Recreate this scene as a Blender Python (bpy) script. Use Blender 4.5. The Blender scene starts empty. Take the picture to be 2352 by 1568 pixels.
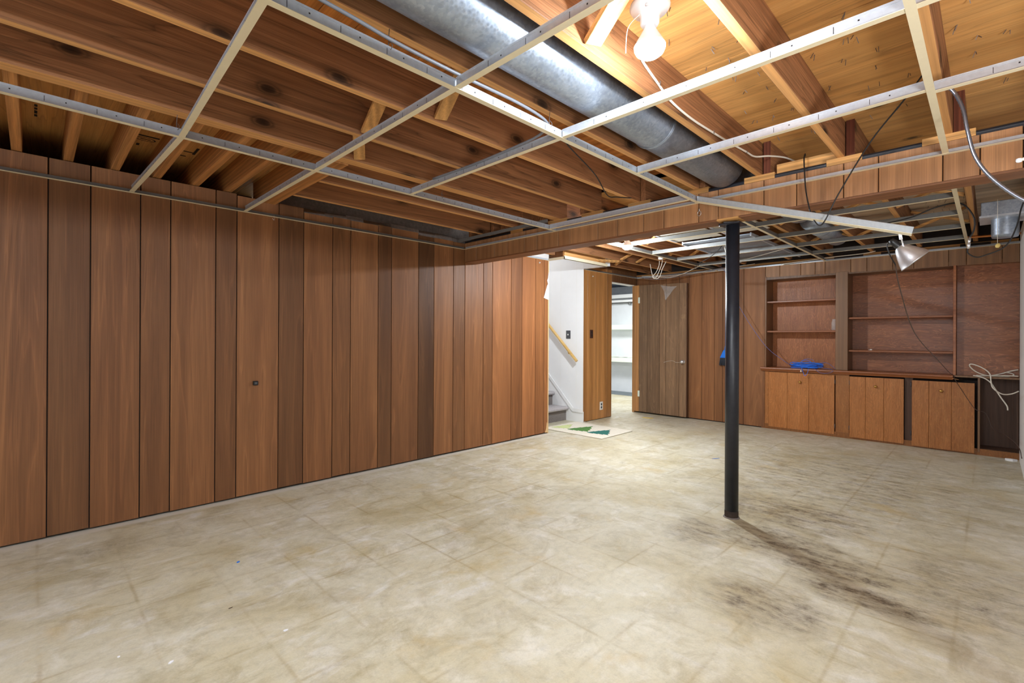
import bpy, bmesh, math, random
from mathutils import Vector, Matrix

random.seed(7)
sc = bpy.context.scene
col = sc.collection
R = math.radians

# ------------------------------------------------------------------ camera, light, exposure
cam_d = bpy.data.cameras.new('camera')
cam = bpy.data.objects.new('camera', cam_d)
col.objects.link(cam)
sc.camera = cam
cam_d.sensor_width = 36.0
cam_d.lens = 1099.64 / 2352 * 36.0
cam_d.shift_x = (1176 - 1173.99) / 2352
cam_d.shift_y = -(784 - 773.37) / 2352
cam_d.clip_start = 0.02
yaw, pit, rol = 0.785996, 0.000711, 0.004773
fw = Vector((math.cos(yaw) * math.cos(pit), math.sin(yaw) * math.cos(pit), math.sin(pit)))
r0 = Vector((math.sin(yaw), -math.cos(yaw), 0))
u0 = r0.cross(fw)
rt = r0 * math.cos(rol) + u0 * math.sin(rol)
up = -r0 * math.sin(rol) + u0 * math.cos(rol)
M = Matrix((rt, up, -fw)).transposed().to_4x4()
M.translation = Vector((0, 0, 1.15))
cam.matrix_world = M

w = bpy.data.worlds.new('world')
sc.world = w
w.use_nodes = True
w.node_tree.nodes['Background'].inputs[0].default_value = (0.9, 0.95, 1, 1)
w.node_tree.nodes['Background'].inputs[1].default_value = 0.15

sc.view_settings.view_transform = 'Standard'
sc.view_settings.look = 'None'
sc.view_settings.gamma = 1.0
sc.view_settings.use_curve_mapping = False
sc.view_settings.exposure = 2.0
sc.cycles.max_bounces = 8
sc.cycles.diffuse_bounces = 5
sc.cycles.sample_clamp_indirect = 6.0


def area(name, loc, target, size, power, color=(1, 1, 1), size_y=None):
    d = bpy.data.lights.new(name, 'AREA')
    d.energy = power
    d.color = color
    d.size = size
    if size_y:
        d.shape = 'RECTANGLE'
        d.size_y = size_y
    o = bpy.data.objects.new(name, d)
    col.objects.link(o)
    o.location = loc
    o.rotation_euler = (Vector(target) - Vector(loc)).to_track_quat('-Z', 'Y').to_euler()
    return o


# added soft fill behind the camera that evens out the brightness
area('rear_fill', (-1.7, 0.9, 1.25), (2.6, 1.2, 1.1), 4.6, 3.5, (0.9, 0.95, 1.0), 1.7)
fl_d = bpy.data.lights.new('ceiling_fill', 'SPOT')     # added unseen spot that brightens the joists and plywood on the right
fl_d.energy = 78
fl_d.spot_size = R(84)
fl_d.spot_blend = 1.0
fl_d.shadow_soft_size = 0.35
fl_o = bpy.data.objects.new('ceiling_fill', fl_d)
col.objects.link(fl_o)
fl_o.location = (0.2, -1.3, 0.8)
fl_o.rotation_euler = (Vector((2.1, 0.0, 2.3)) - fl_o.location).to_track_quat('-Z', 'Y').to_euler()
# stairwell light from the floor above and the lamp of the utility room
area('stairwell_light', (4.75, 5.2, 3.3), (4.9, 4.3, 0.6), 0.7, 26, (1.0, 0.99, 0.97))
area('utility_room_light', (7.4, 4.75, 2.15), (7.6, 4.9, 0), 0.5, 14, (0.97, 1.0, 0.99))
BULB_1 = 265
BULB_3 = 450
BULB_2 = 580

# ------------------------------------------------------------------ materials
def new_mat(name):
    m = bpy.data.materials.new(name)
    m.use_nodes = True
    nt = m.node_tree
    return m, nt, nt.nodes['Principled BSDF']


def lin(c):
    return tuple(((v / 12.92) if v <= 0.04045 else ((v + 0.055) / 1.055) ** 2.4) for v in [x / 255 for x in c]) + (1,)


def nd(nt, t, **kw):
    n = nt.nodes.new(t)
    for k, v in kw.items():
        setattr(n, k, v)
    return n


def mixc(nt, a, b, f, mode='MIX'):
    n = nd(nt, 'ShaderNodeMix', data_type='RGBA', blend_type=mode)
    for s, v in ((n.inputs[0], f), (n.inputs[6], a), (n.inputs[7], b)):
        if isinstance(v, bpy.types.NodeSocket):
            nt.links.new(v, s)
        else:
            s.default_value = v
    return n.outputs[2]


def ramp(nt, src, stops):
    n = nd(nt, 'ShaderNodeValToRGB')
    e = n.color_ramp.elements
    while len(e) < len(stops):
        e.new(0.5)
    for i, (p, c) in enumerate(stops):
        e[i].position = p
        e[i].color = c if len(c) == 4 else (c[0], c[0], c[0], 1)
    nt.links.new(src, n.inputs[0])
    return n.outputs[0]


def math_(nt, op, a, b=None, clamp=False):
    n = nd(nt, 'ShaderNodeMath', operation=op, use_clamp=clamp)
    for i, v in enumerate((a, b)):
        if v is None:
            continue
        if isinstance(v, bpy.types.NodeSocket):
            nt.links.new(v, n.inputs[i])
        else:
            n.inputs[i].default_value = v
    return n.outputs[0]


def coords(nt, scale, rand=True, loc=(0, 0, 0)):
    tc = nd(nt, 'ShaderNodeTexCoord')
    v = tc.outputs['Object']
    if rand:
        oi = nd(nt, 'ShaderNodeObjectInfo')
        cm = nd(nt, 'ShaderNodeCombineXYZ')
        r1 = math_(nt, 'MULTIPLY', oi.outputs['Random'], 37.0)
        r2 = math_(nt, 'MULTIPLY', oi.outputs['Random'], 91.0)
        r3 = math_(nt, 'MULTIPLY', oi.outputs['Random'], 53.0)
        for i, r in enumerate((r1, r2, r3)):
            nt.links.new(r, cm.inputs[i])
        ad = nd(nt, 'ShaderNodeVectorMath', operation='ADD')
        nt.links.new(v, ad.inputs[0])
        nt.links.new(cm.outputs[0], ad.inputs[1])
        v = ad.outputs[0]
    mp = nd(nt, 'ShaderNodeMapping')
    mp.inputs['Scale'].default_value = scale
    mp.inputs['Location'].default_value = loc
    nt.links.new(v, mp.inputs[0])
    return mp.outputs[0]


def noise(nt, vec, scale, detail=4, rough=0.55, dist=0.0):
    n = nd(nt, 'ShaderNodeTexNoise')
    n.inputs['Scale'].default_value = scale
    n.inputs['Detail'].default_value = detail
    n.inputs['Roughness'].default_value = rough
    n.inputs['Distortion'].default_value = dist
    nt.links.new(vec, n.inputs['Vector'])
    return n.outputs['Fac']


AX = {'X': (0.06, 1, 1), 'Y': (1, 0.06, 1), 'Z': (1, 1, 0.06)}


def wood(name, c1, c2, axis='X', rough=0.5, grain=0.25, fig=0.25, figscale=9, figdist=5, knots=False, bump=0.15,
         ndist=0.6, nscale=7, spec=0.5, wear=0.0, stretch=1.0, kden=1.6, vein=0.0, veins=6, kflat=None, kr=1.0):
    m, nt, b = new_mat(name)
    s = AX[axis]
    s = tuple(x if x == 1 else x * stretch for x in s)
    v = coords(nt, s)
    n1 = noise(nt, v, nscale, 5, 0.6, ndist)
    base = ramp(nt, n1, [(0.3, lin(c1)), (0.7, lin(c2))])
    wv = nd(nt, 'ShaderNodeTexWave', wave_type='RINGS', rings_direction=axis)
    wv.inputs['Scale'].default_value = figscale
    wv.inputs['Distortion'].default_value = figdist
    wv.inputs['Detail'].default_value = 3
    wv.inputs['Detail Scale'].default_value = 1.2
    nt.links.new(v, wv.inputs['Vector'])
    fg = ramp(nt, wv.outputs['Fac'], [(0.0, (1 - fig,)), (0.75, (1.0,)), (1.0, (1 + fig * 0.5,))])
    c = mixc(nt, base, fg, 1.0, 'MULTIPLY')
    if vein:
        vn = noise(nt, v, nscale * 0.8, 3, 0.5, ndist * 1.5)
        fr_ = math_(nt, 'FRACT', math_(nt, 'MULTIPLY', vn, float(veins)))
        vr = ramp(nt, fr_, [(0.0, (1 + vein * 1.2,)), (0.07, (1 + vein * .5,)), (0.3, (1.0,)), (0.9, (1 - vein * .3,)), (1.0, (1 + vein * .6,))])
        c = mixc(nt, c, vr, 1.0, 'MULTIPLY')
    fs = tuple((x if x == 1 else 0.015) for x in s)
    v2 = coords(nt, fs)
    fine = noise(nt, v2, 210, 3, 0.6)
    fr = ramp(nt, fine, [(0.3, (1 - grain,)), (0.7, (1 + grain * 0.6,))])
    c = mixc(nt, c, fr, 1.0, 'MULTIPLY')
    if knots:
        ks = [(x if x == 1 else 0.5) for x in AX[axis]]
        if kflat is not None:
            ks[kflat] = 0.0
        ks = tuple(ks)
        kv = coords(nt, ks)
        vo = nd(nt, 'ShaderNodeTexVoronoi', feature='F1', voronoi_dimensions='2D')
        vo.inputs['Scale'].default_value = kden
        sx = nd(nt, 'ShaderNodeSeparateXYZ')
        cx_ = nd(nt, 'ShaderNodeCombineXYZ')
        nt.links.new(kv, sx.inputs[0])
        ks2 = [i for i in range(3) if i != kflat][:2]
        nt.links.new(sx.outputs[ks2[0]], cx_.inputs[0])
        nt.links.new(sx.outputs[ks2[1]], cx_.inputs[1])
        nt.links.new(cx_.outputs[0], vo.inputs['Vector'])
        wob = math_(nt, 'ADD', math_(nt, 'DIVIDE', vo.outputs['Distance'], kr), math_(nt, 'MULTIPLY', math_(nt, 'SUBTRACT', noise(nt, kv, 9, 3), 0.5), 0.10))
        km = ramp(nt, wob, [(0.0, (0.10,)), (0.05, (0.2,)), (0.075, (0.6,)), (0.09, (0.42,)), (0.12, (0.8,)), (0.2, (1.0,))])
        c = mixc(nt, c, km, 1.0, 'MULTIPLY')
    if wear:
        wn = noise(nt, coords(nt, (1, 1, 1)), 3.2, 6, 0.7)
        wm = ramp(nt, wn, [(0.62, (0,)), (0.72, (wear,))])
        c = mixc(nt, c, lin((190, 160, 120)), wm)
    oi = nd(nt, 'ShaderNodeObjectInfo')
    c = mixc(nt, c, oi.outputs['Color'], 1.0, 'MULTIPLY')
    nt.links.new(c, b.inputs['Base Color'])
    rr = ramp(nt, fine, [(0.3, (rough + 0.08,)), (0.7, (rough - 0.05,))])
    nt.links.new(rr, b.inputs['Roughness'])
    b.inputs['Specular IOR Level'].default_value = spec
    bp = nd(nt, 'ShaderNodeBump')
    bp.inputs['Strength'].default_value = bump
    bp.inputs['Distance'].default_value = 0.004
    nt.links.new(fine, bp.inputs['Height'])
    nt.links.new(bp.outputs[0], b.inputs['Normal'])
    return m


def plain(name, c, rough=0.5, metal=0.0, var=0.0, vscale=12, bump=0.0, spec=0.5):
    m, nt, b = new_mat(name)
    b.inputs['Roughness'].default_value = rough
    b.inputs['Metallic'].default_value = metal
    b.inputs['Specular IOR Level'].default_value = spec
    if var or bump:
        v = coords(nt, (1, 1, 1))
        n = noise(nt, v, vscale, 5, 0.65)
        if var:
            k = ramp(nt, n, [(0.3, (1 - var,)), (0.7, (1 + var * 0.5,))])
            nt.links.new(mixc(nt, lin(c), k, 1.0, 'MULTIPLY'), b.inputs['Base Color'])
        else:
            b.inputs['Base Color'].default_value = lin(c)
        if bump:
            bp = nd(nt, 'ShaderNodeBump')
            bp.inputs['Strength'].default_value = bump
            bp.inputs['Distance'].default_value = 0.005
            nt.links.new(n, bp.inputs['Height'])
            nt.links.new(bp.outputs[0], b.inputs['Normal'])
    else:
        b.inputs['Base Color'].default_value = lin(c)
    return m


def emit(name, c, s):
    m, nt, b = new_mat(name)
    b.inputs['Base Color'].default_value = (*c, 1)
    b.inputs['Emission Color'].default_value = (*c, 1)
    b.inputs['Emission Strength'].default_value = s
    return m


PANEL = wood('varnished_panelling', (118, 77, 48), (144, 98, 62), 'Z', 0.5, 0.18, 0.06, 5, 5, bump=0.12, ndist=1.4, nscale=5, vein=0.22, veins=5, spec=0.32)
PANEL_Y = wood('panelling_offcut', (150, 104, 68), (178, 130, 88), 'Z', 0.5, 0.22, 0.12, 5, 5, bump=0.12)
TRIM_Y = wood('stained_trim', (112, 70, 44), (140, 92, 58), 'Y', 0.5, 0.2, 0.1)
JOIST = wood('old_fir_joist', (138, 92, 60), (164, 114, 76), 'X', 0.62, 0.3, 0.12, 14, 4, knots=True, bump=0.3, spec=0.3, kflat=1, kden=3.2, kr=.85, vein=-0.34, veins=10)
JEDGE = wood('fir_joist_edge', (206, 150, 92), (224, 168, 108), 'X', 0.6, 0.12, 0.12, 14, 4, bump=0.15, spec=0.3)
OUTR = wood('fir_outrigger', (178, 118, 66), (202, 144, 88), 'Y', 0.6, 0.25, 0.2, 14, 4, knots=False, bump=0.2, spec=0.3)
BRIDGE = wood('pine_bridging', (196, 140, 80), (222, 168, 104), 'Y', 0.6, 0.2, 0.25, 12, 4, spec=0.3)
ENDW = wood('dark_end_grain', (88, 46, 32), (108, 60, 42), 'Z', 0.7, 0.3, 0.2, 20, 3, spec=0.2)
PLY = wood('subfloor_plywood', (206, 148, 84), (224, 170, 104), 'Y', 0.6, 0.12, 0.08, 5, 8, knots=True, bump=0.1, spec=0.3, ndist=1.2, kden=1.9, kflat=2, kr=0.4, vein=-0.2, veins=7)
PLY_P = wood('pale_subfloor_plywood', (205, 180, 150), (226, 204, 176), 'Y', 0.6, 0.2, 0.15, 5, 8, bump=0.1, spec=0.3)
BOARD = wood('orange_subfloor_boards', (176, 104, 44), (200, 128, 60), 'Y', 0.6, 0.2, 0.2, 8, 4, spec=0.3)
DOORW = wood('worn_door_veneer', (116, 88, 64), (142, 112, 84), 'Z', 0.5, 0.2, 0.1, 6, 9, bump=0.1, wear=0.25, ndist=1.2, vein=0.25, veins=9, stretch=1.6)
FIR_H = wood('fir_plywood_flat', (136, 82, 54), (160, 102, 68), 'Y', 0.3, 0.15, 0.1, 20, 14, bump=0.1, ndist=1.0, stretch=2.6, nscale=15, vein=0.7, veins=13, spec=0.4)
FIR_V = wood('fir_plywood_upright', (160, 97, 58), (180, 115, 70), 'Z', 0.42, 0.15, 0.1, 20, 14, bump=0.1, ndist=1.0, stretch=3.2, nscale=14, vein=0.42, veins=12, spec=0.4)
CABW = wood('cabinet_fir', (166, 104, 52), (182, 120, 66), 'Z', 0.42, 0.16, 0.1, 22, 12, bump=0.1, ndist=1.0, stretch=3.4, nscale=15, vein=0.26, veins=13, spec=0.4)
SHELFW = wood('shelf_wood', (136, 78, 42), (164, 100, 58), 'Y', 0.36, 0.15, 0.12)
FRAMEW = wood('bookcase_frame', (120, 84, 54), (144, 104, 70), 'Z', 0.42, 0.14, 0.12)
DARKW = wood('dark_cabinet_inside', (78, 50, 34), (98, 66, 46), 'Z', 0.55, 0.2, 0.1)
STRIPW = wood('light_panelling', (156, 106, 58), (186, 134, 80), 'Z', 0.42, 0.22, 0.16, 6, 5, bump=0.1)
RAILW = wood('birch_handrail', (218, 176, 104), (232, 194, 124), 'Y', 0.35, 0.08, 0.05)
LUMBER = wood('pale_lumber', (216, 176, 122), (234, 200, 150), 'Z', 0.6, 0.12, 0.12)

BLACKGAP = plain('dark_groove', (28, 18, 14), 0.9)
CREAM = plain('cream_enamel', (226, 214, 184), 0.4, 0, 0.04, 30)
GALV_T = plain('galvanised_tee', (196, 202, 212), 0.32, 0.4, 0.10, 60)
TEE_D = plain('grey_tee_web', (120, 120, 118), 0.45, 0.4, 0.1, 40)
STEEL_B = plain('black_painted_steel', (34, 36, 44), 0.42, 0, 0.3, 26, 0.12)
WHITE = plain('white_wall_paint', (240, 240, 241), 0.55, 0, 0.02, 6)
WHITE_T = plain('white_trim_paint', (238, 238, 238), 0.35)
WHITE_C = plain('white_painted_concrete', (224, 226, 230), 0.6, 0, 0.05, 5, 0.25)
PLASTIC_W = plain('white_plastic', (234, 232, 226), 0.4)
PLASTIC_B = plain('black_plastic', (20, 20, 22), 0.4)
PLASTIC_BR = plain('brown_plastic', (62, 34, 24), 0.4)
PLASTIC_G = plain('dark_grey_plate', (84, 84, 88), 0.4, 0.2)
CABLE_W = plain('white_cable', (222, 214, 200), 0.5)
CABLE_G = plain('grey_cable', (120, 122, 130), 0.45)
CABLE_K = plain('black_cable', (26, 24, 24), 0.5)
CABLE_BR = plain('brown_cord', (74, 52, 42), 0.5)
CABLE_B = plain('blue_cable', (44, 122, 236), 0.4)
CABLE_V = plain('violet_grey_cable', (104, 108, 160), 0.4)
BLUE_P = plain('blue_plastic', (20, 118, 226), 0.35)
BLUE_D = plain('dark_blue_handle', (24, 60, 186), 0.35)
BRASS = plain('brass', (206, 164, 92), 0.3, 0.9)
CHROME = plain('chrome', (224, 224, 228), 0.28, 0.8)
ALUM = plain('spun_aluminium', (214, 214, 218), 0.38, 0.85, 0.05, 40)
COPPER = plain('copper_pipe', (196, 126, 70), 0.35, 0.8)
PORCEL = plain('white_porcelain', (232, 234, 240), 0.25)
CONCRETE = plain('grey_concrete', (134, 124, 118), 0.9, 0, 0.3, 40, 0.5)
CARD = plain('yellow_tag', (222, 196, 120), 0.7)
PAPER = plain('torn_white_paper', (240, 240, 244), 0.7)
BRISTLE = plain('black_bristles', (40, 44, 54), 0.7)
NAIL = plain('steel_nail', (120, 112, 108), 0.5, 0.6)
INK = plain('black_ink', (30, 22, 16), 0.8)
TARBLACK = plain('black_tar', (24, 22, 26), 0.5)
MATBASE = plain('cream_mat_pile', (226, 218, 202), 0.95, 0, 0.08, 60, 0.3)
GREEN_1 = plain('pale_green_pile', (204, 212, 150), 0.95, 0, 0.1, 60)
GREEN_2 = plain('leaf_green_pile', (82, 128, 62), 0.95, 0, 0.1, 60)
GREEN_3 = plain('teal_green_pile', (38, 108, 98), 0.95, 0, 0.1, 60)
CARPET = plain('speckled_grey_carpet', (190, 184, 186), 0.95, 0, 0.55, 160, 0.8)
SHADOWC = plain('shaded_carpet', (128, 120, 116), 0.95, 0, 0.3, 120, 0.5)  # darker copy of the carpet, riser shade painted into its colour
GREYPAINT = plain('grey_floor_paint', (112, 120, 126), 0.6, 0, 0.15, 6)
SHELF_G = plain('pale_green_white_paint', (226, 236, 222), 0.5)
BLUEDARK = plain('dark_blue_ceiling_paint', (28, 40, 60), 0.8)
SHEET = plain('cream_sheet_metal', (196, 190, 176), 0.5, 0.1, 0.06, 30)

# galvanised duct with spangle
DUCT, nt, b = new_mat('galvanised_duct')
vo = nd(nt, 'ShaderNodeTexVoronoi')
vo.inputs['Scale'].default_value = 90
nt.links.new(coords(nt, (1, 1, 1)), vo.inputs['Vector'])
n_ = noise(nt, coords(nt, (1, 1, 1)), 5, 6, 0.7)
c_ = mixc(nt, lin((150, 160, 176)), lin((178, 186, 198)), vo.outputs['Color'])
k_ = ramp(nt, n_, [(0.3, (0.72,)), (0.65, (1.05,))])
nt.links.new(mixc(nt, c_, k_, 1.0, 'MULTIPLY'), b.inputs['Base Color'])
b.inputs['Metallic'].default_value = 0.85
rr_ = ramp(nt, vo.outputs['Distance'], [(0, (0.34,)), (0.7, (0.5,))])
nt.links.new(rr_, b.inputs['Roughness'])

GLASS, nt, b = new_mat('clear_glass')
b.inputs['Alpha'].default_value = 0.13
b.inputs['Roughness'].default_value = 0.05
b.inputs['Base Color'].default_value = (0.95, 0.97, 0.97, 1)

PLASTICFILM, nt, b = new_mat('clear_plastic_film')
b.inputs['Base Color'].default_value = (0.9, 0.92, 0.95, 1)
b.inputs['Alpha'].default_value = 0.25
b.inputs['Roughness'].default_value = 0.2

GLOW_1 = emit('lit_bulb_near', (0.86, 0.94, 1.0), BULB_1)
GLOW_3 = emit('added_bulb_rear', (0.86, 0.94, 1.0), BULB_3)
GLOW_2 = emit('lit_bulb_far', (0.86, 0.94, 1.0), BULB_2)


def floor_mat():
    m, nt, b = new_mat('old_tile_glue_on_concrete')
    geo = nd(nt, 'ShaderNodeNewGeometry')

    def wc(scale, loc=(0, 0, 0)):
        mp = nd(nt, 'ShaderNodeMapping')
        mp.inputs['Scale'].default_value = scale
        mp.inputs['Location'].default_value = loc
        nt.links.new(geo.outputs['Position'], mp.inputs[0])
        return mp.outputs[0]
    v0 = wc((1, 1, 1))
    vx = wc((1.3, 3.4, 1))
    vy = wc((3.8, 1.2, 1), (3.1, 7.7, 0))
    sep = nd(nt, 'ShaderNodeSeparateXYZ')
    nt.links.new(v0, sep.inputs[0])
    X, Y = sep.outputs[0], sep.outputs[1]
    P = 0.3053
    ux = math_(nt, 'DIVIDE', math_(nt, 'ADD', math_(nt, 'SUBTRACT', X, 0.02), P * 40), P)
    uy = math_(nt, 'DIVIDE', math_(nt, 'ADD', math_(nt, 'SUBTRACT', Y, 1.318), P * 40), P)
    # each old tile had its own grain direction
    cv = nd(nt, 'ShaderNodeCombineXYZ')
    nt.links.new(math_(nt, 'FLOOR', ux), cv.inputs[0])
    nt.links.new(math_(nt, 'FLOOR', uy), cv.inputs[1])
    wn = nd(nt, 'ShaderNodeTexWhiteNoise', noise_dimensions='2D')
    nt.links.new(cv.outputs[0], wn.inputs['Vector'])
    side = math_(nt, 'MULTIPLY', math_(nt, 'SUBTRACT', math_(nt, 'ADD', math_(nt, 'MULTIPLY', Y, 0.55), 0.2), math_(nt, 'MULTIPLY', X, 0.22)), 1.0, True)
    nx = noise(nt, vx, 2.6, 9, 0.68, 0.5)
    ny = noise(nt, vy, 2.6, 9, 0.68, 0.4)
    mx = nd(nt, 'ShaderNodeMix', data_type='FLOAT')
    nt.links.new(side, mx.inputs[0])
    nt.links.new(ny, mx.inputs[2])
    nt.links.new(nx, mx.inputs[3])
    st = mx.outputs[0]
    big = noise(nt, v0, 1.3, 5, 0.6, 0.4)
    c = ramp(nt, big, [(0.28, lin((184, 170, 134))), (0.42, lin((200, 190, 162))), (0.56, lin((206, 199, 178))), (0.70, lin((194, 182, 148)))])
    c = mixc(nt, c, lin((166, 152, 116)), ramp(nt, st, [(0.28, (0.8,)), (0.46, (0.0,))]))
    wht = math_(nt, 'MULTIPLY', ramp(nt, st, [(0.52, (0,)), (0.66, (0.7,))]), ramp(nt, noise(nt, v0, 2.4, 3), [(0.40, (0.1,)), (0.56, (1,))]))
    c = mixc(nt, c, lin((222, 219, 214)), wht)
    iso = ramp(nt, noise(nt, v0, 5.5, 9, 0.68, 0.6), [(0.51, (0,)), (0.60, (0.5,)), (0.72, (0.9,))])
    c = mixc(nt, c, lin((224, 219, 208)), math_(nt, 'MULTIPLY', iso, ramp(nt, big, [(0.4, (0.25,)), (0.6, (0.9,))])))
    brn = ramp(nt, noise(nt, wc((1, 1, 1), (5, 3, 0)), 3.6, 9, 0.72, 0.8), [(0.50, (0,)), (0.70, (0.6,))])
    c = mixc(nt, c, lin((160, 146, 114)), brn)
    # per tile tone
    tt = ramp(nt, wn.outputs['Value'], [(0, (0.97,)), (1, (1.02,))])
    c = mixc(nt, c, tt, 1.0, 'MULTIPLY')
    # yellow glue blotches
    yb = ramp(nt, noise(nt, v0, 3.1, 4, 0.6, 0.5), [(0.58, (0,)), (0.74, (0.45,))])
    c = mixc(nt, c, lin((190, 160, 92)), yb)
    # joints
    lm = []
    for u in (ux, uy):
        f = math_(nt, 'FRACT', math_(nt, 'ADD', u, math_(nt, 'MULTIPLY', math_(nt, 'SUBTRACT', noise(nt, v0, 7, 2), 0.5), 0.03)))
        d = math_(nt, 'MINIMUM', f, math_(nt, 'SUBTRACT', 1.0, f))
        lm.append(ramp(nt, d, [(0.0, (1,)), (0.012, (0.8,)), (0.03, (0.15,)), (0.07, (0,))]))
    jm = math_(nt, 'MAXIMUM', lm[0], lm[1])
    jm = math_(nt, 'MULTIPLY', jm, ramp(nt, noise(nt, v0, 2.1, 5, 0.7), [(0.45, (0.03,)), (0.66, (0.55,))]))
    c = mixc(nt, c, lin((150, 126, 76)), jm)
    # dark scuffs round the column
    sc_ = None
    for (cx, cy, rx, ry, s) in ((3.55, 0.9, .45, .55, .8), (2.98, 0.84, .26, .42, 1.0), (2.86, 0.56, .22, .36, 1.05), (2.25, 0.70, .24, .3, .8), (2.62, 0.40, .16, .34, 1.0), (2.83, 1.22, .3, .2, .75), (4.6, .9, 1.5, 1.2, .5), (3.0, 0.1, .6, .35, .5), (0.3, 3.35, .2, .18, .3)):
        dx = math_(nt, 'DIVIDE', math_(nt, 'SUBTRACT', X, cx), rx)
        dy = math_(nt, 'DIVIDE', math_(nt, 'SUBTRACT', Y, cy), ry)
        q = math_(nt, 'ADD', math_(nt, 'MULTIPLY', dx, dx), math_(nt, 'MULTIPLY', dy, dy))
        q = math_(nt, 'MULTIPLY', math_(nt, 'SUBTRACT', 1.0, q, True), s)
        sc_ = q if sc_ is None else math_(nt, 'MAXIMUM', sc_, q)
    vs = wc((4.2, 1.3, 1), (1.3, 0.4, 0))
    sn = ramp(nt, noise(nt, vs, 3.4, 12, 0.82), [(0.44, (0,)), (0.62, (1,))])
    sn = math_(nt, 'MULTIPLY', sn, ramp(nt, noise(nt, v0, 16, 8, 0.8), [(0.38, (0.25,)), (0.6, (1,))]))
    c = mixc(nt, c, lin((158, 142, 112)), math_(nt, 'MULTIPLY', sc_, 0.6))
    c = mixc(nt, c, lin((96, 82, 66)), math_(nt, 'MULTIPLY', math_(nt, 'MULTIPLY', sc_, sn), 1.7, True))
    gm = ramp(nt, noise(nt, v0, 22, 8, 0.75, 0.3), [(0.34, (0.88,)), (0.5, (1.0,)), (0.66, (1.05,))])
    c = mixc(nt, c, gm, 1.0, 'MULTIPLY')
    # fine grit
    g = ramp(nt, noise(nt, v0, 140, 3, 0.7), [(0.3, (0.93,)), (0.7, (1.04,))])
    c = mixc(nt, c, g, 1.0, 'MULTIPLY')
    # chalky strip along the panelled wall
    cw = ramp(nt, math_(nt, 'ADD', Y, math_(nt, 'MULTIPLY', noise(nt, v0, 9, 4), 0.03)), [(3.715 / 4.0, (0,)), (1, (0,))])
    nc = nd(nt, 'ShaderNodeMapRange')
    nc.inputs['From Min'].default_value = 3.695
    nc.inputs['From Max'].default_value = 3.725
    nt.links.new(math_(nt, 'ADD', Y, math_(nt, 'MULTIPLY', noise(nt, v0, 9, 4), 0.03)), nc.inputs['Value'])
    lt = math_(nt, 'MULTIPLY', nc.outputs[0], math_(nt, 'LESS_THAN', X, 4.38))
    c = mixc(nt, c, lin((214, 206, 194)), math_(nt, 'MULTIPLY', lt, 0.8))
    nt.links.new(c, b.inputs['Base Color'])
    rr = ramp(nt, st, [(0.3, (0.42,)), (0.7, (0.6,))])
    nt.links.new(rr, b.inputs['Roughness'])
    b.inputs['Specular IOR Level'].default_value = 0.3
    bp = nd(nt, 'ShaderNodeBump')
    bp.inputs['Strength'].default_value = 0.08
    bp.inputs['Distance'].default_value = 0.004
    nt.links.new(st, bp.inputs['Height'])
    nt.links.new(bp.outputs[0], b.inputs['Normal'])
    return m


FLOOR = floor_mat()

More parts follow.
